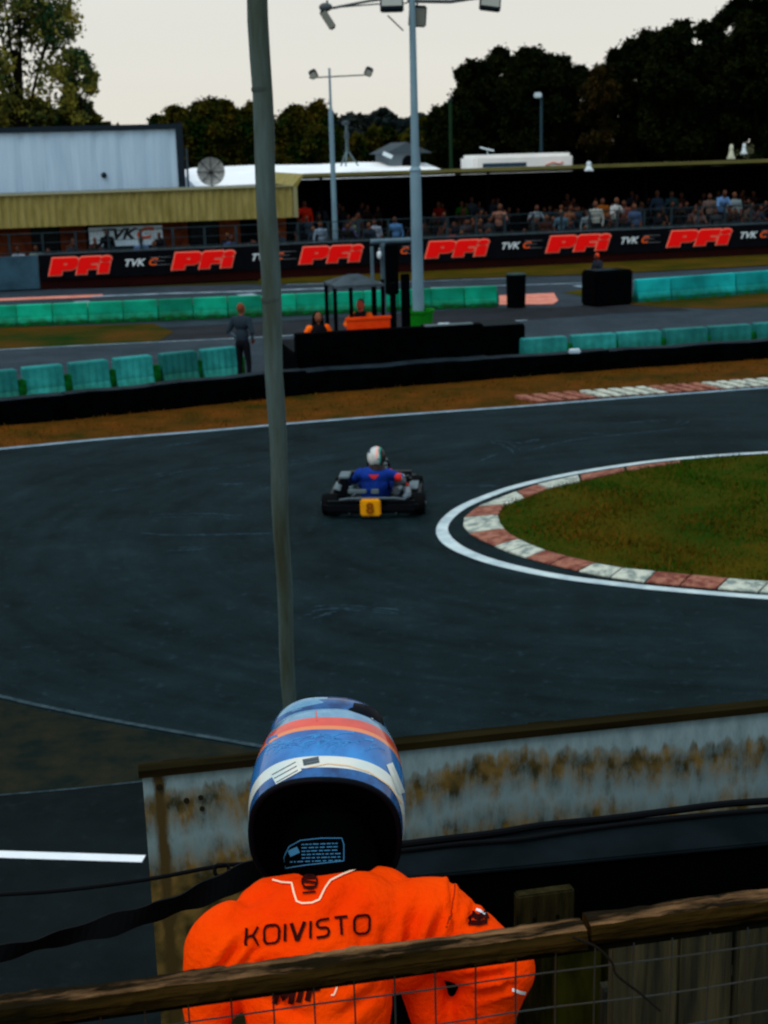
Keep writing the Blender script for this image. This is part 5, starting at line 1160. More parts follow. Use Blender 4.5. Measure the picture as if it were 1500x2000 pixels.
# ------------------------------------------------------------ stained board in front of the rider
bl_ = dp(278, 1518, 3.9); br_ = dp(1500, 1392, 4.23); br_.z = bl_.z = (bl_.z+br_.z)/2; BU = (br_-bl_); BU.z = 0; BL = BU.length; BU.normalize(); BN = Vector((-BU.y, BU.x, 0)); BR = math.atan2(BU.y, BU.x); zB = bl_.z
def bmat():
    mt = bpy.data.materials.new('stained_board'); mt.use_nodes = True; n = mt.node_tree; L = n.links; b = n.nodes['Principled BSDF']; b.inputs['Roughness'].default_value = .6; b.inputs['Specular IOR Level'].default_value = .2
    t = n.nodes.new('ShaderNodeTexCoord'); xyz = n.nodes.new('ShaderNodeSeparateXYZ'); L.new(t.outputs['Object'], xyz.inputs[0])
    mp1 = n.nodes.new('ShaderNodeMapping'); mp1.inputs['Scale'].default_value = (13, 1, 4.2); L.new(t.outputs['Object'], mp1.inputs[0])
    n1 = n.nodes.new('ShaderNodeTexNoise'); n1.inputs['Scale'].default_value = 1.25; n1.inputs['Detail'].default_value = 12; n1.inputs['Roughness'].default_value = .75; L.new(mp1.outputs[0], n1.inputs[0])
    # how deep below the top edge (object z = 0)
    wob = n.nodes.new('ShaderNodeTexNoise'); wob.inputs['Scale'].default_value = 1.4; wob.inputs['Detail'].default_value = 1; wob.noise_dimensions = '1D'; L.new(xyz.outputs[0], wob.inputs['W'])
    ad = n.nodes.new('ShaderNodeMath'); ad.operation = 'MULTIPLY_ADD'; ad.inputs[1].default_value = .19; L.new(wob.outputs[0], ad.inputs[0])
    zz = n.nodes.new('ShaderNodeMath'); zz.operation = 'MULTIPLY'; zz.inputs[1].default_value = -1; L.new(xyz.outputs[2], zz.inputs[0]); L.new(zz.outputs[0], ad.inputs[2])
    ra = n.nodes.new('ShaderNodeValToRGB'); e = ra.color_ramp.elements; e[0].position = .13; e[0].color = (0, 0, 0, 1); e[1].position = 1; e[1].color = (.62, .62, .62, 1)
    for p_, v_ in ((.145, .0), (.175, .36), (.215, .47), (.26, .38), (.32, .22), (.38, .37), (.46, .56)): q = e.new(p_); q.color = (v_, v_, v_, 1)
    L.new(ad.outputs[0], ra.inputs[0])
    sm = n.nodes.new('ShaderNodeMath'); sm.operation = 'ADD'; L.new(n1.outputs[0], sm.inputs[0]); L.new(ra.outputs[0], sm.inputs[1])
    jg = n.nodes.new('ShaderNodeTexNoise'); jg.noise_dimensions = '1D'; jg.inputs['Scale'].default_value = 22; jg.inputs['Detail'].default_value = 4; L.new(xyz.outputs[0], jg.inputs['W'])
    ad2 = n.nodes.new('ShaderNodeMath'); ad2.operation = 'MULTIPLY_ADD'; ad2.inputs[1].default_value = .085; L.new(jg.outputs[0], ad2.inputs[0]); ad3 = n.nodes.new('ShaderNodeMath'); ad3.operation = 'ADD'; ad3.inputs[1].default_value = -.042; L.new(ad.outputs[0], ad3.inputs[0]); L.new(ad3.outputs[0], ad2.inputs[2]); L.new(ad2.outputs[0], ra.inputs[0])
    mk = n.nodes.new('ShaderNodeMapRange'); mk.inputs[1].default_value = .70; mk.inputs[2].default_value = .98; L.new(sm.outputs[0], mk.inputs[0])
    cr = n.nodes.new('ShaderNodeValToRGB'); cr.color_ramp.elements[0].position = .38; cr.color_ramp.elements[0].color = (.028, .024, .006, 1); cr.color_ramp.elements[1].position = .62; cr.color_ramp.elements[1].color = (.16, .10, .025, 1)
    n2 = n.nodes.new('ShaderNodeTexNoise'); n2.inputs['Scale'].default_value = 14; n2.inputs['Detail'].default_value = 6; L.new(t.outputs['Object'], n2.inputs[0]); L.new(n2.outputs[0], cr.inputs[0])
    cb = n.nodes.new('ShaderNodeValToRGB'); cb.color_ramp.elements[0].position = .35; cb.color_ramp.elements[0].color = (.13, .195, .205, 1); cb.color_ramp.elements[1].position = .65; cb.color_ramp.elements[1].color = (.23, .33, .35, 1); L.new(n1.outputs[0], cb.inputs[0])
    m_ = n.nodes.new('ShaderNodeMix'); m_.data_type = 'RGBA'; L.new(mk.outputs[0], m_.inputs[0]); L.new(cb.outputs[0], m_.inputs[6]); L.new(cr.outputs[0], m_.inputs[7])
    # rust run down under the corner screw
    dx = n.nodes.new('ShaderNodeMath'); dx.operation = 'ADD'; dx.inputs[1].default_value = -.045; L.new(xyz.outputs[0], dx.inputs[0]); ab = n.nodes.new('ShaderNodeMath'); ab.operation = 'ABSOLUTE'; L.new(dx.outputs[0], ab.inputs[0])
    nw = n.nodes.new('ShaderNodeMath'); nw.operation = 'MULTIPLY_ADD'; nw.inputs[1].default_value = .045; L.new(n1.outputs[0], nw.inputs[0]); L.new(ab.outputs[0], nw.inputs[2])
    mk2 = n.nodes.new('ShaderNodeMapRange'); mk2.inputs[1].default_value = .045; mk2.inputs[2].default_value = .032; L.new(nw.outputs[0], mk2.inputs[0])
    m2 = n.nodes.new('ShaderNodeMix'); m2.data_type = 'RGBA'; L.new(mk2.outputs[0], m2.inputs[0]); L.new(m_.outputs[2], m2.inputs[6]); m2.inputs[7].default_value = (.055, .035, .009, 1)
    L.new(m2.outputs[2], b.inputs['Base Color']); return mt
bd = thing('stained_board', bl_, 'long pale blue grey board with brown stains and dark wooden cap, facing the rider', 'board', rz=BR)
b = MB(); b.box((BL*1.2, .02, -.47), (BL*2.4, .03, .94)); b.build('panel', bmat(), bd, world=False)
M_cap = mat('cap_wood', (.006, .005, .002), .9, .03, vscale=6, col2=(.018, .014, .005), stretch=(.3, 3, 3))
b = MB(); b.box((BL*1.2-.005, .018, .013), (BL*2.4+.01, .05, .022)); b.build('cap', M_cap, bd, world=False)
M_hole = mat('hole_dark', (.015, .012, .006), .9)
for x, z, r in ((.045, -.035, .009), (.118, -.085, .008), (.158, -.080, .007), (.160, -.115, .007)): b = MB(); b.cyl((x, -.002, z), (x, .01, z), r, n=10); b.build('screw_mark', M_hole, bd, world=False)
for x in (.1, 1.2, 2.3, 3.4, 4.3): b = MB(); b.box((x, .085, -.5), (.08, .08, .98)); b.build('stake', M_cap, bd, world=False)
# black covered trough right of the rider
M_trf = mat('trough_black', (.0008, .0010, .0012), .9, .03); M_trt = mat('trough_top', (.0035, .0060, .0075), .8, .03, vscale=4, col2=(.007, .011, .013))
tl_ = dp(560, 1664, 3.55); tr_ = dp(1500, 1575, 3.73); zt_ = 4.6-1.74; 
tl_ = gp(560, 1664, zt_); tr_ = gp(1500, 1577, zt_); tf = gp(800, 1712, zt_); TU = (tr_-tl_); TU.z = 0; TLn = TU.length; TU.normalize(); TN = Vector((-TU.y, TU.x, 0)); TD = abs((tf-tl_).dot(TN))
tt = thing('black_trough', tl_, 'black sheeted ledge running right behind the rider under the stained board', 'ledge', rz=math.atan2(TU.y, TU.x))
b = MB(); b.bbox((TLn*1.25, -TD/2, -.46), (TLn*2.5, TD-.01, .90), .01); b.build('body', M_trf, tt, world=False)
b = MB(); b.bbox((TLn*1.25, -TD/2, -.004), (TLn*2.5+.01, TD+.01, .012), .004); b.build('top_sheet', M_trt, tt, world=False)
M_cab = mat('cable_black', (.0015, .002, .003), .6, .2)
def cable(name, pts, r, lab, mt=None, cat='cable'):
    b = MB(); b.tube(smooth_line(pts, 8), r, 8); return tag(b.build(name, mt or M_cab, smooth=True), lab, cat)
def TQ(px, py, up=.012): return gp(px, py, zt_+up)
cable('cable', [TQ(780, 1650), TQ(860, 1640, .02), TQ(960, 1628), TQ(1060, 1612, .018), TQ(1180, 1600), TQ(1300, 1585, .02), TQ(1420, 1570), TQ(1600, 1556), TQ(2000, 1510)], .010, 'thick black cable lying along the back of the black ledge')
cable('cable', [TQ(780, 1662), TQ(900, 1648), TQ(1010, 1640), TQ(1130, 1622), TQ(1250, 1606), TQ(1400, 1590), TQ(1600, 1572), TQ(2000, 1522)], .006, 'thin black cable lying in front of the thick one on the ledge')
cable('cable', [dp(-160, 1752, 3.4), dp(0, 1747, 3.4), dp(130, 1738, 3.42), dp(290, 1717, 3.45), dp(425, 1692, 3.48), dp(500, 1685, 3.5), dp(620, 1668, 3.55)], .0055, 'thin black cable sagging from the left edge to behind the helmet')
b = MB(); pts = smooth_line([dp(-200, 1900, 3.1), dp(0, 1862, 3.12), dp(120, 1832, 3.15), dp(240, 1800, 3.18), dp(340, 1768, 3.22), (dp(430, 1732, 3.26)), dp(520, 1690, 3.32), dp(620, 1650, 3.4)], 8)
vs = []; wds = []
for i, p in enumerate(pts):
    f_ = i/(len(pts)-1); hw_ = .015+.020*f_+.003*math.sin(i*.9)
    for dx_, dz_ in ((0, hw_), (.006, hw_), (.006, -hw_), (0, -hw_)): vs.append(p+Vector((0, dx_-.003+.008*math.sin(i*.35)*(1 if dz_ > 0 else -1), dz_)))
n = len(pts); b.add(vs, [(4*i+k, 4*i+4+k, 4*i+4+(k+1) % 4, 4*i+(k+1) % 4) for i in range(n-1) for k in range(4)]+[(0, 1, 2, 3), (4*n-1, 4*n-2, 4*n-3, 4*n-4)])
tag(b.build('rubber_strap', M_cab), 'broad black rubber strap stretching from the lower left to behind the rider', 'strap')
c = dp(433, 1700, 3.44); t = thing('cable_clamp', c, 'black cable knot with small silver clip left of the helmet', 'clamp')
b = MB(); b.tube([c+Vector((.018*math.cos(a), .004*math.sin(3*a), .018*math.sin(a))) for a in [k*.5 for k in range(14)]], .005, 6); b.tube([c+Vector((0, 0, -.01)), c+Vector((-.01, -.01, -.05))], .005, 6); b.build('knot', M_cab, t, smooth=True)
b = MB(); b.box(c+Vector((.035, -.01, -.012)), (.028, .008, .014), Matrix.Rotation(R(35), 3, 'Y')); b.build('clip', mat('clip_silver', (.12, .19, .20), .4, .5), t)

# ------------------------------------------------------------ rider
M_suit = mat('suit_orange', (.86, .040, .0004), .75, .04, vscale=3.5, col2=(.97, .068, .0006), bump=.35, bscale=70)
M_suitd = mat('suit_shadow_panel', (.02, .004, .004), .8, .1)
def V(px, py, d): return tuple(dp(px, py, d))
RX = Matrix((RI, FW, UI)).transposed()      # body axes roughly parallel to the view
prims = [
 ('c', V(458, 1858, 2.30), V(848, 1808, 2.36), .080, .080, 0),
 ('c', V(540, 1800, 2.36), V(740, 1778, 2.40), .078, .076, 0),
 ('c', V(610, 1765, 2.42), V(700, 1755, 2.44), .060, .060, 0),
 ('c', V(600, 1830, 2.32), V(700, 1820, 2.34), .100, .100, 0),
 ('c', V(535, 1875, 2.31), V(765, 1845, 2.35), .080, .080, 0),
 ('e', V(622, 1960, 2.27), (.122, .100, .15), RX, 0),
 ('e', V(615, 2090, 2.24), (.112, .095, .16), RX, 0),
 ('e', V(610, 2260, 2.26), (.155, .125, .14), RX, 0),
 ('c', V(448, 1862, 2.30), V(408, 1965, 2.28), .078, .044, 0),
 ('c', V(408, 1965, 2.28), V(402, 2070, 2.26), .036, .040, 0),
 ('c', V(402, 2070, 2.26), V(455, 2230, 2.12), .042, .034, 0),
 ('c', V(852, 1812, 2.36), V(915, 1845, 2.34), .078, .066, 0),
 ('c', V(915, 1845, 2.34), V(984, 1892, 2.30), .064, .054, 0),
 ('c', V(984, 1892, 2.30), V(945, 1975, 2.36), .054, .056, 0),
 ('c', V(945, 1975, 2.36), V(895, 2080, 2.40), .050, .040, 0),
 ('c', V(895, 2080, 2.40), V(800, 2230, 2.42), .042, .034, 0),
 ('c', V(815, 1885, 2.37), V(858, 2040, 2.38), .040, .034, 0),
]
ZG = 1.93
hipc = Vector(V(612, 2300, 2.28))
for s in (-1, 1):
    hp = hipc+Vector((s*.10, 0, -.03)); kn = Vector((hp.x+s*.03, hp.y+.05, (hp.z+ZG)/2+.02)); an = Vector((kn.x+s*.02, kn.y-.04, ZG+.09))
    prims += [('c', tuple(hp), tuple(kn), .10, .07, 0), ('c', tuple(kn), tuple(an), .07, .05, 0), ('c', (an.x, an.y, ZG+.05), (an.x+s*.02, an.y+.17, ZG+.045), .045, .04, 1)]
CR = [((470, 1840), (425, 1905), 10, .012), ((505, 1850), (455, 1900), 8, .007), ((560, 1870), (480, 1890), 9, .005), ((820, 1760), (790, 1880), 13, .010), ((850, 1800), (820, 1880), 9, .009), ((760, 1800), (740, 1900), 12, .005), ((705, 1725), (640, 1800), 16, .005),
      ((870, 1770), (842, 1850), 8, .007), ((900, 1880), (980, 1860), 9, .007), ((905, 1915), (1000, 1900), 7, .007), ((925, 1950), (1005, 1925), 7, .006), ((500, 1740), (455, 1800), 14, .004), ((660, 1860), (560, 1900), 12, .004), ((520, 1950), (600, 1990), 12, .006), ((740, 1930), (660, 1990), 12, .006), ((930, 1760), (915, 1810), 6, .006), ((880, 1700), (884, 1830), 5, .006), ((985, 1870), (990, 1930), 6, .006)]
def wr(v):
    x, y, z = v; r = Vector(v)-CAMP; d = r.dot(FW); px = 750+FPX*r.dot(RI)/d; py = 1000-FPX*r.dot(UI)/d
    h = .004*mnoise.noise(Vector(((x-.2*z)*7, y*5, (z+.5*x)*5.5)))+.0022*mnoise.noise(Vector((x*24-z*9, y*9, z*17+x*8)))
    for (ax, ay), (bx, by), w_, dep in CR:
        ux, uy = bx-ax, by-ay; L2 = ux*ux+uy*uy; t_ = max(0, min(1, ((px-ax)*ux+(py-ay)*uy)/L2)); dd = math.hypot(px-ax-ux*t_, py-ay-uy*t_)/w_
        if dd < 4: h -= 1.35*dep*(math.exp(-dd*dd)-.55*math.exp(-(dd-1.9)**2))*(1-abs(2*t_-1)**3*.8)
    if px < 884 and py < 1850 and px > 800: h += .004
    return h
rme = blend('person', prims, [M_suit, shoe], .0065, 5, 0, 6, wr)
base = Vector((hipc.x, hipc.y, ZG)); rebase(rme, base)
rider = tag(objm('person', rme, None, base), 'rider in bright orange race suit and blue helmet leaning forward, back to the viewer', 'person')
bvr = bvh_of(rider)
# gloved hands resting at the hips
for k, (w_, dr, s) in enumerate(((V(455, 2230, 2.12), (.25, -.2, -1), 1), (V(800, 2230, 2.42), (-.3, -.2, -1), -1))):
    gm = blend('glove', hand(w_, dr, s, 0, .012), [shoe], .007, 2); rebase(gm, base); objm('glove', gm, rider)
M_ink = mat('ink_dark', (.030, .004, .003), .8, .1); M_pip = mat('piping_pale', (.95, .62, .40), .6, .2)
# name across the shoulders
def letter(ch):
    r = .22
    if ch == 'K': return .74, [[(0, 0), (0, 1)], [(.70, 1), (.40, .56), (.05, .50)], [(.38, .52), (.72, 0)]]
    if ch == 'O': return .95, [[(.25, 0), (.7, 0), (.86, .07), (.95, .25), (.95, .75), (.86, .93), (.7, 1), (.25, 1), (.09, .93), (0, .75), (0, .25), (.09, .07), (.25, 0)]]
    if ch == 'I': return .0, [[(0, 0), (0, 1)]]
    if ch == 'V': return .80, [([(0, 1), (.34, 0)], 1.35), ([(.80, 1), (.40, 0)], 1.35), ([(.25, .03), (.5, .03)], 1.2)]
    if ch == 'S': return .72, [[(.72, 1), (.22, 1), (.06, .93), (0, .78), (.06, .6), (.22, .52), (.52, .50), (.68, .42), (.74, .25), (.68, .08), (.5, 0), (0, 0)]]
    if ch == 'T': return .80, [[(0, 1), (.8, 1)], [(.4, 1), (.4, 0)]]
    if ch == 'M': return .95, [([(0, 0), (.08, 1), (.48, .25), (.88, 1), (.96, 0)], 2.2)]
    if ch == 'F': return .7, [([(.05, 0), (.05, 1), (.7, 1)], 2.4), ([(.05, .5), (.6, .5)], 2.2)]
def word(txt, x0, y0, x1, y1, h, wline, gap, slant=0):
    gl = [letter(c) for c in txt]; tot = sum(g[0] for g in gl)+gap*(len(txt)-1); sx = math.hypot(x1-x0, y1-y0)/tot; ux, uy = (x1-x0)/math.hypot(x1-x0, y1-y0), (y1-y0)/math.hypot(x1-x0, y1-y0); out = []; cx = 0
    for wd_, strokes in gl:
        for st in strokes:
            wm = 1
            if isinstance(st, tuple): st, wm = st
            q = []
            for x, y in st: X = (cx+x)*sx+slant*y*h; q.append((x0+ux*X+uy*y*h*.0+(-uy)*0, y0+uy*X-y*h))
            out.append((q, wline*wm))
        cx += wd_+gap
    return out
decal(bvr, word('KOIVISTO', 481, 1849, 721, 1822, 35, 5.2, .36), 5, 'name_lettering', M_ink, rider, .0035, 2.5)
decal(bvr, [(q_, 11) for q_ in [x[0] for x in word('MIF', 537, 1962, 622, 1953, 46, 8, .45, .25)]], 10, 'club_lettering', M_ink, rider, .0035, 3)
circ = [(605+14.5*math.cos(a), 1725+13.5*math.sin(a)) for a in [k*math.pi/10 for k in range(21)]]
decal(bvr, [(circ, 4), ([(619, 1717), (594, 1717), (592, 1724), (617, 1727), (617, 1735), (592, 1736)], 4.5), ([(591, 1746.5), (617, 1744.5)], 3.6)], 4, 'maker_emblem', M_ink, rider, .0035, 2)
decal(bvr, [([(532, 1721), (552, 1726), (570, 1727), (575, 1748), (580, 1762), (590, 1766), (610, 1765), (624, 1759), (636, 1736), (646, 1722), (670, 1710), (700, 1698)], 3.4), ([(658, 1912), (657, 1930), (652, 1943), (646, 1943)], 3.4)], 3.4, 'piping', M_pip, rider, .003, 2)
decal(bvr, [([(889, 1728), (887, 1752), (881, 1785), (872, 1812)], 2.2)], 2, 'shoulder_seam', mat('seam', (.30, .02, .001), .8), rider, .002, 3)
decal(bvr, [([(912, 1797), (926, 1786), (933, 1796), (944, 1784), (950, 1798)], 9), ([(915, 1805), (950, 1803)], 9)], 9, 'arm_badge', M_ink, rider, .004, 2)
M_str = mat('silver_trim_and_glint', (.7, .75, .78), .4, .5)
decal(bvr, [([(932, 1779), (945, 1788)], 4)], 4, 'silver_trim_and_glint', M_str, rider, .004, 2)  # pale highlight painted onto the upper arm
decal(bvr, [([(1000, 1932), (1012, 1935), (1024, 1937)], 6)], 4, 'silver_trim_and_glint', M_str, rider, .004, 2)

# helmet
HC = Vector(V(640, 1571, 2.55)); kx = 2.55/FPX; ha = 158*kx; hcl = 262*kx
Vc = -(HC-CAMP).normalized(); Dn = (-UI-(-UI).dot(Vc)*Vc).normalized(); Rt = Dn.cross(Vc).normalized()
if Rt.dot(RI) < 0: Rt = -Rt
AX = (math.cos(R(41))*Vc+math.sin(R(41))*Dn-.05*Rt).normalized(); PU = (UI-UI.dot(AX)*AX).normalized(); PR = AX.cross(PU).normalized()
if PR.dot(RI) < 0: PR = -PR
def hp_(t_, az, k=1.0):     # t_ -1 crown .. rim, az 0 = up
    r = ha*math.sqrt(max(0, 1-t_*t_))*k
    # slightly squarer, human-made shell
    sq = 1+.035*math.cos(4*az)*(-1)+.0
    return HC+AX*(hcl*t_)+(PU*math.cos(az)+PR*math.sin(az))*r*sq
hm = [mat('helmet_navy_gloss', (.005, .030, .11), .25, .45, coat=.4, vscale=30, col2=(.012, .10, .30)), mat('helmet_cream', (.50, .60, .58), .28, .45, coat=.5, vscale=12, col2=(.68, .66, .58)),
      mat('helmet_blue', (.008, .08, .29), .25, .45, coat=.5, vscale=11, col2=(.020, .21, .55)), mat('helmet_amber', (.75, .20, .05), .3, .4, coat=.5), mat('helmet_red', (.50, .030, .010), .28, .4, coat=.5, vscale=10, col2=(.78, .06, .018)), mat('helmet_pale', (.07, .20, .34), .25, .5, coat=.5, vscale=14, col2=(.20, .40, .54))]
edges = [(.36, 0), (.255, 1), (.145, 2), (-.165, 3), (-.215, 4), (-.345, 5), (-1.0, 5)]
b = MB(); na = 72
for k in range(len(edges)-1):
    t0, mi = edges[k]; t1 = edges[k+1][0]; ns = max(2, int(abs(t1-t0)/.04)); b.cur = mi
    ts = [t0+(t1-t0)*j/ns for j in range(ns+1)]
    ts = [max(t_, -.9999) for t_ in ts]
    vs = [hp_(t_, 2*math.pi*i/na) for t_ in ts for i in range(na)]
    b.add(vs, [(j*na+i, j*na+(i+1) % na, (j+1)*na+(i+1) % na, (j+1)*na+i) for j in range(ns) for i in range(na)])
helm = b.build('helmet', hm, rider, fixn=False)
bm = bmesh.new(); bm.from_mesh(helm.data); bmesh.ops.remove_doubles(bm, verts=bm.verts[:], dist=.0004); bmesh.ops.recalc_face_normals(bm, faces=bm.faces[:]); bm.to_mesh(helm.data); bm.free()
for q in helm.data.polygons: q.use_smooth = True
# rim roll and black neck padding
M_pad = mat('padding_black', (.0006, .0008, .0011), .9, .02); M_rimr = mat('rim_rubber_gap_shade', (.002, .003, .006), .5, .2)
b = MB(); b.tube([hp_(.36, 2*math.pi*i/60, .985) for i in range(61)], .006, 8); b.build('rim_trim', M_rimr, helm, smooth=True)
b = MB(); vs = []; rings = [(.36, .985), (.38, .90), (.375, .80), (.33, .66), (.30, .5), (.29, .3), (.29, .02)]
r0_ = ha*math.sqrt(1-.36**2)
for t_, k in rings: vs += [HC+AX*(hcl*t_)+(PU*math.cos(a)+PR*math.sin(a))*r0_*k*(1-.035*math.cos(4*a)) for a in [2*math.pi*i/60 for i in range(60)]]
b.add(vs, [(j*60+i, j*60+(i+1) % 60, (j+1)*60+(i+1) % 60, (j+1)*60+i) for j in range(len(rings)-1) for i in range(60)]); pad = b.build('neck_padding', M_pad, helm, smooth=True)
# collar joining helmet and suit
b = MB(); b.tube([HC+AX*(hcl*.2)+(-PU)*.02, Vector(V(655, 1720, 2.42)), Vector(V(655, 1760, 2.40))], [.085, .080, .085], 20); neck = b.build('neck_sock', M_pad, rider, smooth=True)
# spoiler moulded over the crown, and two black wedges standing in for the shaded gap under it
def wedge(a0, a1, name, mt, par, prof, e=.4):
    b = MB(); n = 48; vs = []; m_ = len(prof)
    for i in range(n+1):
        f_ = i/n; az = a0+(a1-a0)*f_; tp = max(0.0, math.sin(math.pi*f_))**e
        for t_, o_ in prof:
            t2 = t_-.10*(1-tp); p = hp_(max(-.985, t2), az); nrm = (p-HC).normalized(); vs.append(p+nrm*(o_*tp-.002))
    b.add(vs, [(m_*i+q, m_*i+m_+q, m_*i+m_+(q+1) % m_, m_*i+(q+1) % m_) for i in range(n) for q in range(m_)]+[tuple(range(m_)), tuple(range(m_*n+m_-1, m_*n-1, -1))]); return b.build(name, mt, par, smooth=True)
wedge(R(-104), R(66), 'spoiler', hm[0], helm, ((-.50, .0), (-.52, .008), (-.58, .015), (-.68, .015), (-.84, .004), (-.88, -.002)))
wedge(R(-62), R(10), 'spoiler_edge', hm[5], helm, ((-.515, .006), (-.535, .0125), (-.585, .0175), (-.63, .0175), (-.58, .008)), .3)
wedge(R(14), R(54), 'gap_shade', M_rimr, helm, ((-.455, .0), (-.465, .004), (-.52, .011), (-.56, .0150), (-.62, .008)), .35)
wedge(R(-88), R(-56), 'gap_shade', M_rimr, helm, ((-.38, .0), (-.40, .004), (-.46, .0085), (-.53, .0120), (-.62, .006)), .35)
bvh_h = bvh_of(helm, *[c for c in helm.children if c.name.startswith('spoiler')]); bvh_p = bvh_of(pad, neck)
# paint details
sw = []
for i in range(30):
    cx = random.uniform(535, 755); cy = 1447+random.uniform(-8, 16)+abs(cx-640)*.12; rr = random.uniform(14, 30); a0 = random.uniform(2.6, 3.6); sp_ = random.uniform(1.2, 2.4)
    sw.append(([(cx+rr*1.3*math.cos(a0+sp_*k/9), cy+rr*.6*math.sin(a0+sp_*k/9)) for k in range(10)], random.uniform(1.5, 5)))
decal(bvh_h, sw, 2, 'swirl_pattern', mat('swirl', (.03, .24, .55), .4, .3, coat=.3, vscale=60, col2=(.02, .12, .36)), helm, .0004, 2)
decal(bvh_h, [([(533, 1520), (583, 1493)], 28)], 28, 'cream_sticker', hm[1], helm, .0010, 3)
decal(bvh_h, [([(532, 1514), (578, 1489)], 1.6), ([(536, 1521), (580, 1497)], 1.6), ([(540, 1529), (582, 1505)], 1.6)], 2, 'sticker_lines', M_sg, helm, .0016, 2)
decal(bvh_h, [([(592, 1490), (623, 1484)], 12)], 12, 'grey_sticker', mat('grey_sticker', (.07, .09, .10), .4), helm, .0011, 3)
decal(bvh_h, [([(596, 1486), (620, 1481)], 1.4), ([(598, 1491), (621, 1487)], 1.4)], 2, 'sticker_text', M_sg, helm, .0016, 2)
decal(bvh_h, [([(600, 1500), (640, 1492), (680, 1496), (720, 1508), (760, 1535), (785, 1570)], 2.2)], 2, 'gold_pinstripe', mat('pinstripe', (.75, .50, .30), .4), helm, .0012, 3)
decal(bvh_h, [([(493, 1462), (490, 1480)], 11), ([(722, 1392), (730, 1404)], 8)], 11, 'white_fleck', hm[1], helm, .0012, 2)
decal(bvh_h, [([(760, 1492), (772, 1520), (784, 1550)], 13)], 13, 'side_flash', hm[1], helm, .0010, 3)
decal(bvh_h, [([(617, 1389), (619, 1408)], 2.5)], 2, 'crown_mark', hm[4], helm, .0012, 2)
M_lab = mat('label_blue', (.035, .13, .24), .6, .2); 
decal(bvh_p, [([(557, 1696), (556, 1674), (566, 1654), (588, 1642), (628, 1638), (667, 1638), (671, 1650), (671, 1682), (600, 1690), (557, 1696)], 1.8)], 2, 'label_border', M_lab, pad, .0015, 3)
ll = []; rl = random.Random(4)
for k in range(6):
    y = 1650+k*6.6; x = 590 if k < 5 else 568
    while x < 662: L_ = rl.uniform(3, 12); ll.append(([(x, y-(x-600)*.03), (min(x+L_, 665), y-(x+L_-600)*.03)], 2.0)); x += L_+rl.uniform(1.5, 4)
decal(bvh_p, ll+[([(566, 1668), (584, 1660)], 13)], 2, 'label_print', M_lab, pad, .0015, 2)

# ------------------------------------------------------------ wooden rail fence with wire mesh
M_rw = mat('rail_wood', (.005, .004, .001), .9, .05, vscale=7, col2=(.032, .018, .004), stretch=(.5, 5, 5), bump=.8, bscale=14)
M_rwt = mat('rail_wood_lit_top', (.012, .008, .003), .85, .1, vscale=7, col2=(.36, .18, .08), stretch=(.6, 5, 5), bump=1, bscale=20, f=(.47, .72))  # lit top of the same plank: bright highlights are in the colour
fl = dp(0, 1972, 1.75); fr = dp(1500, 1764, 1.94); zf = (fl.z+fr.z)/2; fl.z = fr.z = zf; FU = (fr-fl); FL = FU.length; FU.normalize(); FR = math.atan2(FU.y, FU.x)
fe = thing('rail_fence', (fl.x, fl.y, 2.6), 'weathered wooden top rail with rusty wire mesh, in front of the rider', 'fence', rz=FR)
zl = zf-2.6; jx = FL*1112/1500+.005
def plank(x0, x1, name, par, dz=0, dyy=0):
    n = 150; vs = []; 
    for i in range(n+1):
        x = x0+(x1-x0)*i/n; e = lambda s: .0036*mnoise.noise(Vector((x*12, s*3.1, 0)))+.0024*mnoise.noise(Vector((x*60, s*5, 1)))
        for y, z, s in ((-.008, -.026, 1), (-.010, -.011, 2), (-.003, .0, 3), (.012, .002, 4), (.029, .0, 5), (.029, -.026, 6)): vs.append((x, y+e(s)+dyy, zl+z+e(s+9)+dz))
    b = MB(); m_ = 6
    for i in range(n):
        for k in range(m_): b.cur = 1 if k in (2, 3) else 0; b.add([vs[i*m_+k], vs[(i+1)*m_+k], vs[(i+1)*m_+(k+1) % m_], vs[i*m_+(k+1) % m_]], [(0, 1, 2, 3)])
    b.cur = 0; b.add(vs[:m_], [tuple(range(m_))]); b.add(vs[-m_:], [tuple(range(m_))])
    return b.build(name, [M_rw, M_rwt], par, world=False, smooth=False)
plank(-1.0, jx-.002, 'rail', fe); plank(jx+.004, FL+2.2, 'rail', fe, .004, .004)
M_dw = mat('batten_dark', (.004, .0035, .002), .9, .05, var=.5, vscale=8)
b = MB(); b.bbox((FL/2+.6, .016, zl-.034), (FL+3.2, .026, .012), .003); b.build('batten', M_dw, fe, world=False)
M_mosp = mat('mossy_post', (.008, .008, .003), .9, .02, vscale=12, col2=(.030, .025, .010), stretch=(3, 3, .5), bump=.6, bscale=20)
s0 = yp(1060, 1735, fl.y+.2)
for xx, ztop in ((-.55, -.02), (FL+1.2, -.01), (FL+2.1, -.01)):
    b = MB(); b.bbox((xx, .085, (zl+ztop-.5)/2-.0), (.074, .07, zl+ztop+.5), .006); b.build('post', M_mosp, fe, world=False)
mp0 = dp(1010, 1752, 2.5); mp1 = dp(1108, 1740, 2.55); mw = (mp1-mp0).length
t = thing('mossy_post', (mp0.x, mp0.y, 1.9), 'square mossy wooden post stub showing above the rail, right of the rider', 'post', rz=FR)
b = MB(); b.bbox((mw/2, .012, (mp0.z-1.9)/2), (mw, .024, mp0.z-1.9), .003); b.build('shaft', M_mosp, t, world=False)
for k, (x, r) in enumerate(((mw*.3, .004), (mw*.7, .004))): b = MB(); b.cyl((x, -.001, mp0.z-1.95), (x, .01, mp0.z-1.95), r, n=8); b.build('nail', M_dw, t, world=False)
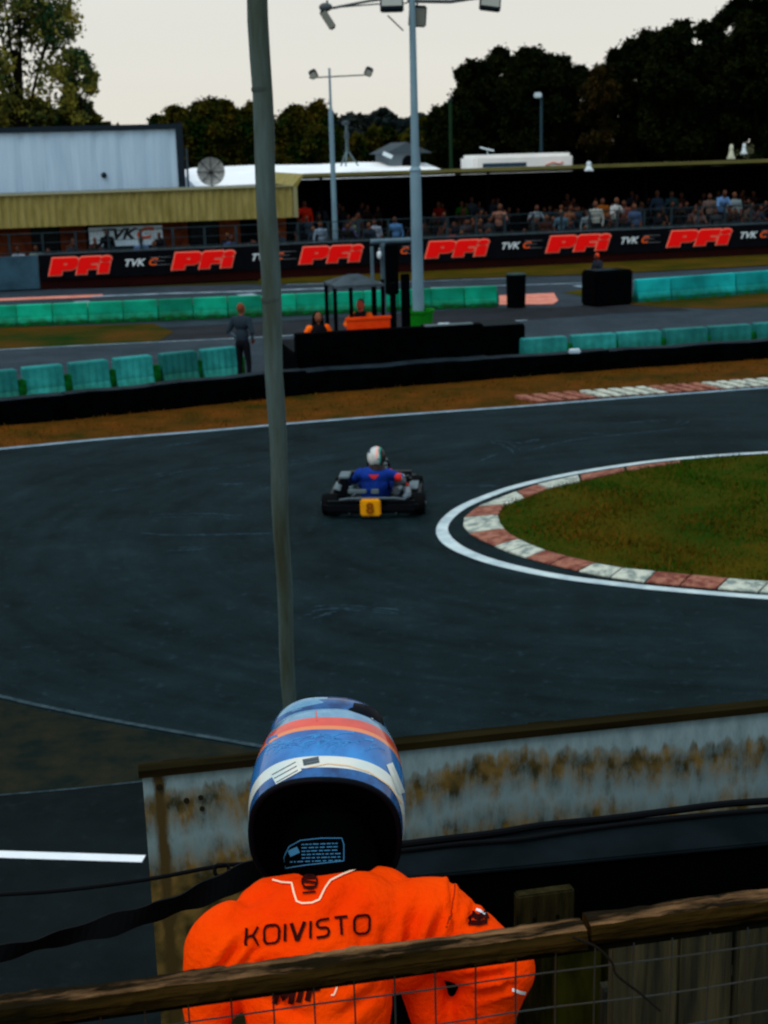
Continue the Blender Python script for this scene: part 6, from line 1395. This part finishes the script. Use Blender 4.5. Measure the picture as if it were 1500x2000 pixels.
# wire mesh
M_wire = mat('wire', (.018, .032, .034), .6, .2, metal=.2, vscale=9, col2=(.035, .020, .008))
b = MB(); wx = .0555
k0 = -18; k1 = int((FL+2.1)/wx)
def wv(x, z): return Vector((x+.006*mnoise.noise(Vector((x*3, z*4, 0))), -.002+.006*mnoise.noise(Vector((x*5, z*5, 3))), z+.006*mnoise.noise(Vector((x*4, z*3, 7)))))
for k in range(k0, k1+1): b.tube([wv(k*wx+.01, zl-.030-.055*j) for j in range(14)], .0013, 5)
for j in range(0, 13): b.tube([wv((k0+i)*wx, zl-.060-.056*j) for i in range(k1-k0+1)], .0013, 5)
b.build('wire_mesh', M_wire, fe, world=False)
# twig caught in the mesh
cable('twig', [dp(1118, 1830, 1.87), dp(1165, 1850, 1.86), dp(1195, 1880, 1.86), dp(1205, 1905, 1.86), dp(1250, 1940, 1.87), dp(1290, 1975, 1.87)], .0018, 'thin dark twig caught in the wire mesh by the mossy post', mat('twig', (.008, .006, .004), .9), 'twig')
# boards beyond the fence
M_bdw = mat('plank_brown', (.010, .013, .012), .9, .03, vscale=6, col2=(.055, .048, .026), stretch=(5, 5, .35), bump=.5, bscale=18)
pb0 = gp(1190, 1806, 3.37); pb1 = gp(1500, 1768, 3.37); PU_ = (pb1-pb0); PU_.z = 0; PU_.normalize()
t = thing('plank_screen', pb0, 'brown vertical plank screen behind the mesh at the lower right', 'screen', rz=math.atan2(PU_.y, PU_.x))
x = 0
for k in range(7):
    w_ = [.118, .10, .115, .11, .12, .1, .11][k]; b = MB(); b.bbox((x+w_/2, .01*(k % 2), -.62+.008*(k % 3)), (w_-.004, .022, 1.25), .003); b.build('plank', M_bdw, t, world=False); x += w_
b = MB(); b.box((x/2, .03, -.18), (x, .03, .09)); b.build('cross_rail', M_bdw, t, world=False)
p = gp(1088, 1845, 3.30); t = thing('mossy_board', p, 'dark mossy board between the fence post and the plank screen', 'board', rz=math.atan2(PU_.y, PU_.x))
b = MB(); b.bbox((.045, .03, -.65), (.085, .025, 1.3), .004); b.bbox((.06, .055, -.66), (.14, .02, 1.3), .004); b.build('face', mat('moss_dark', (.006, .008, .002), .9, .05, vscale=9, col2=(.030, .030, .003), stretch=(2, 2, .6)), t, world=False)
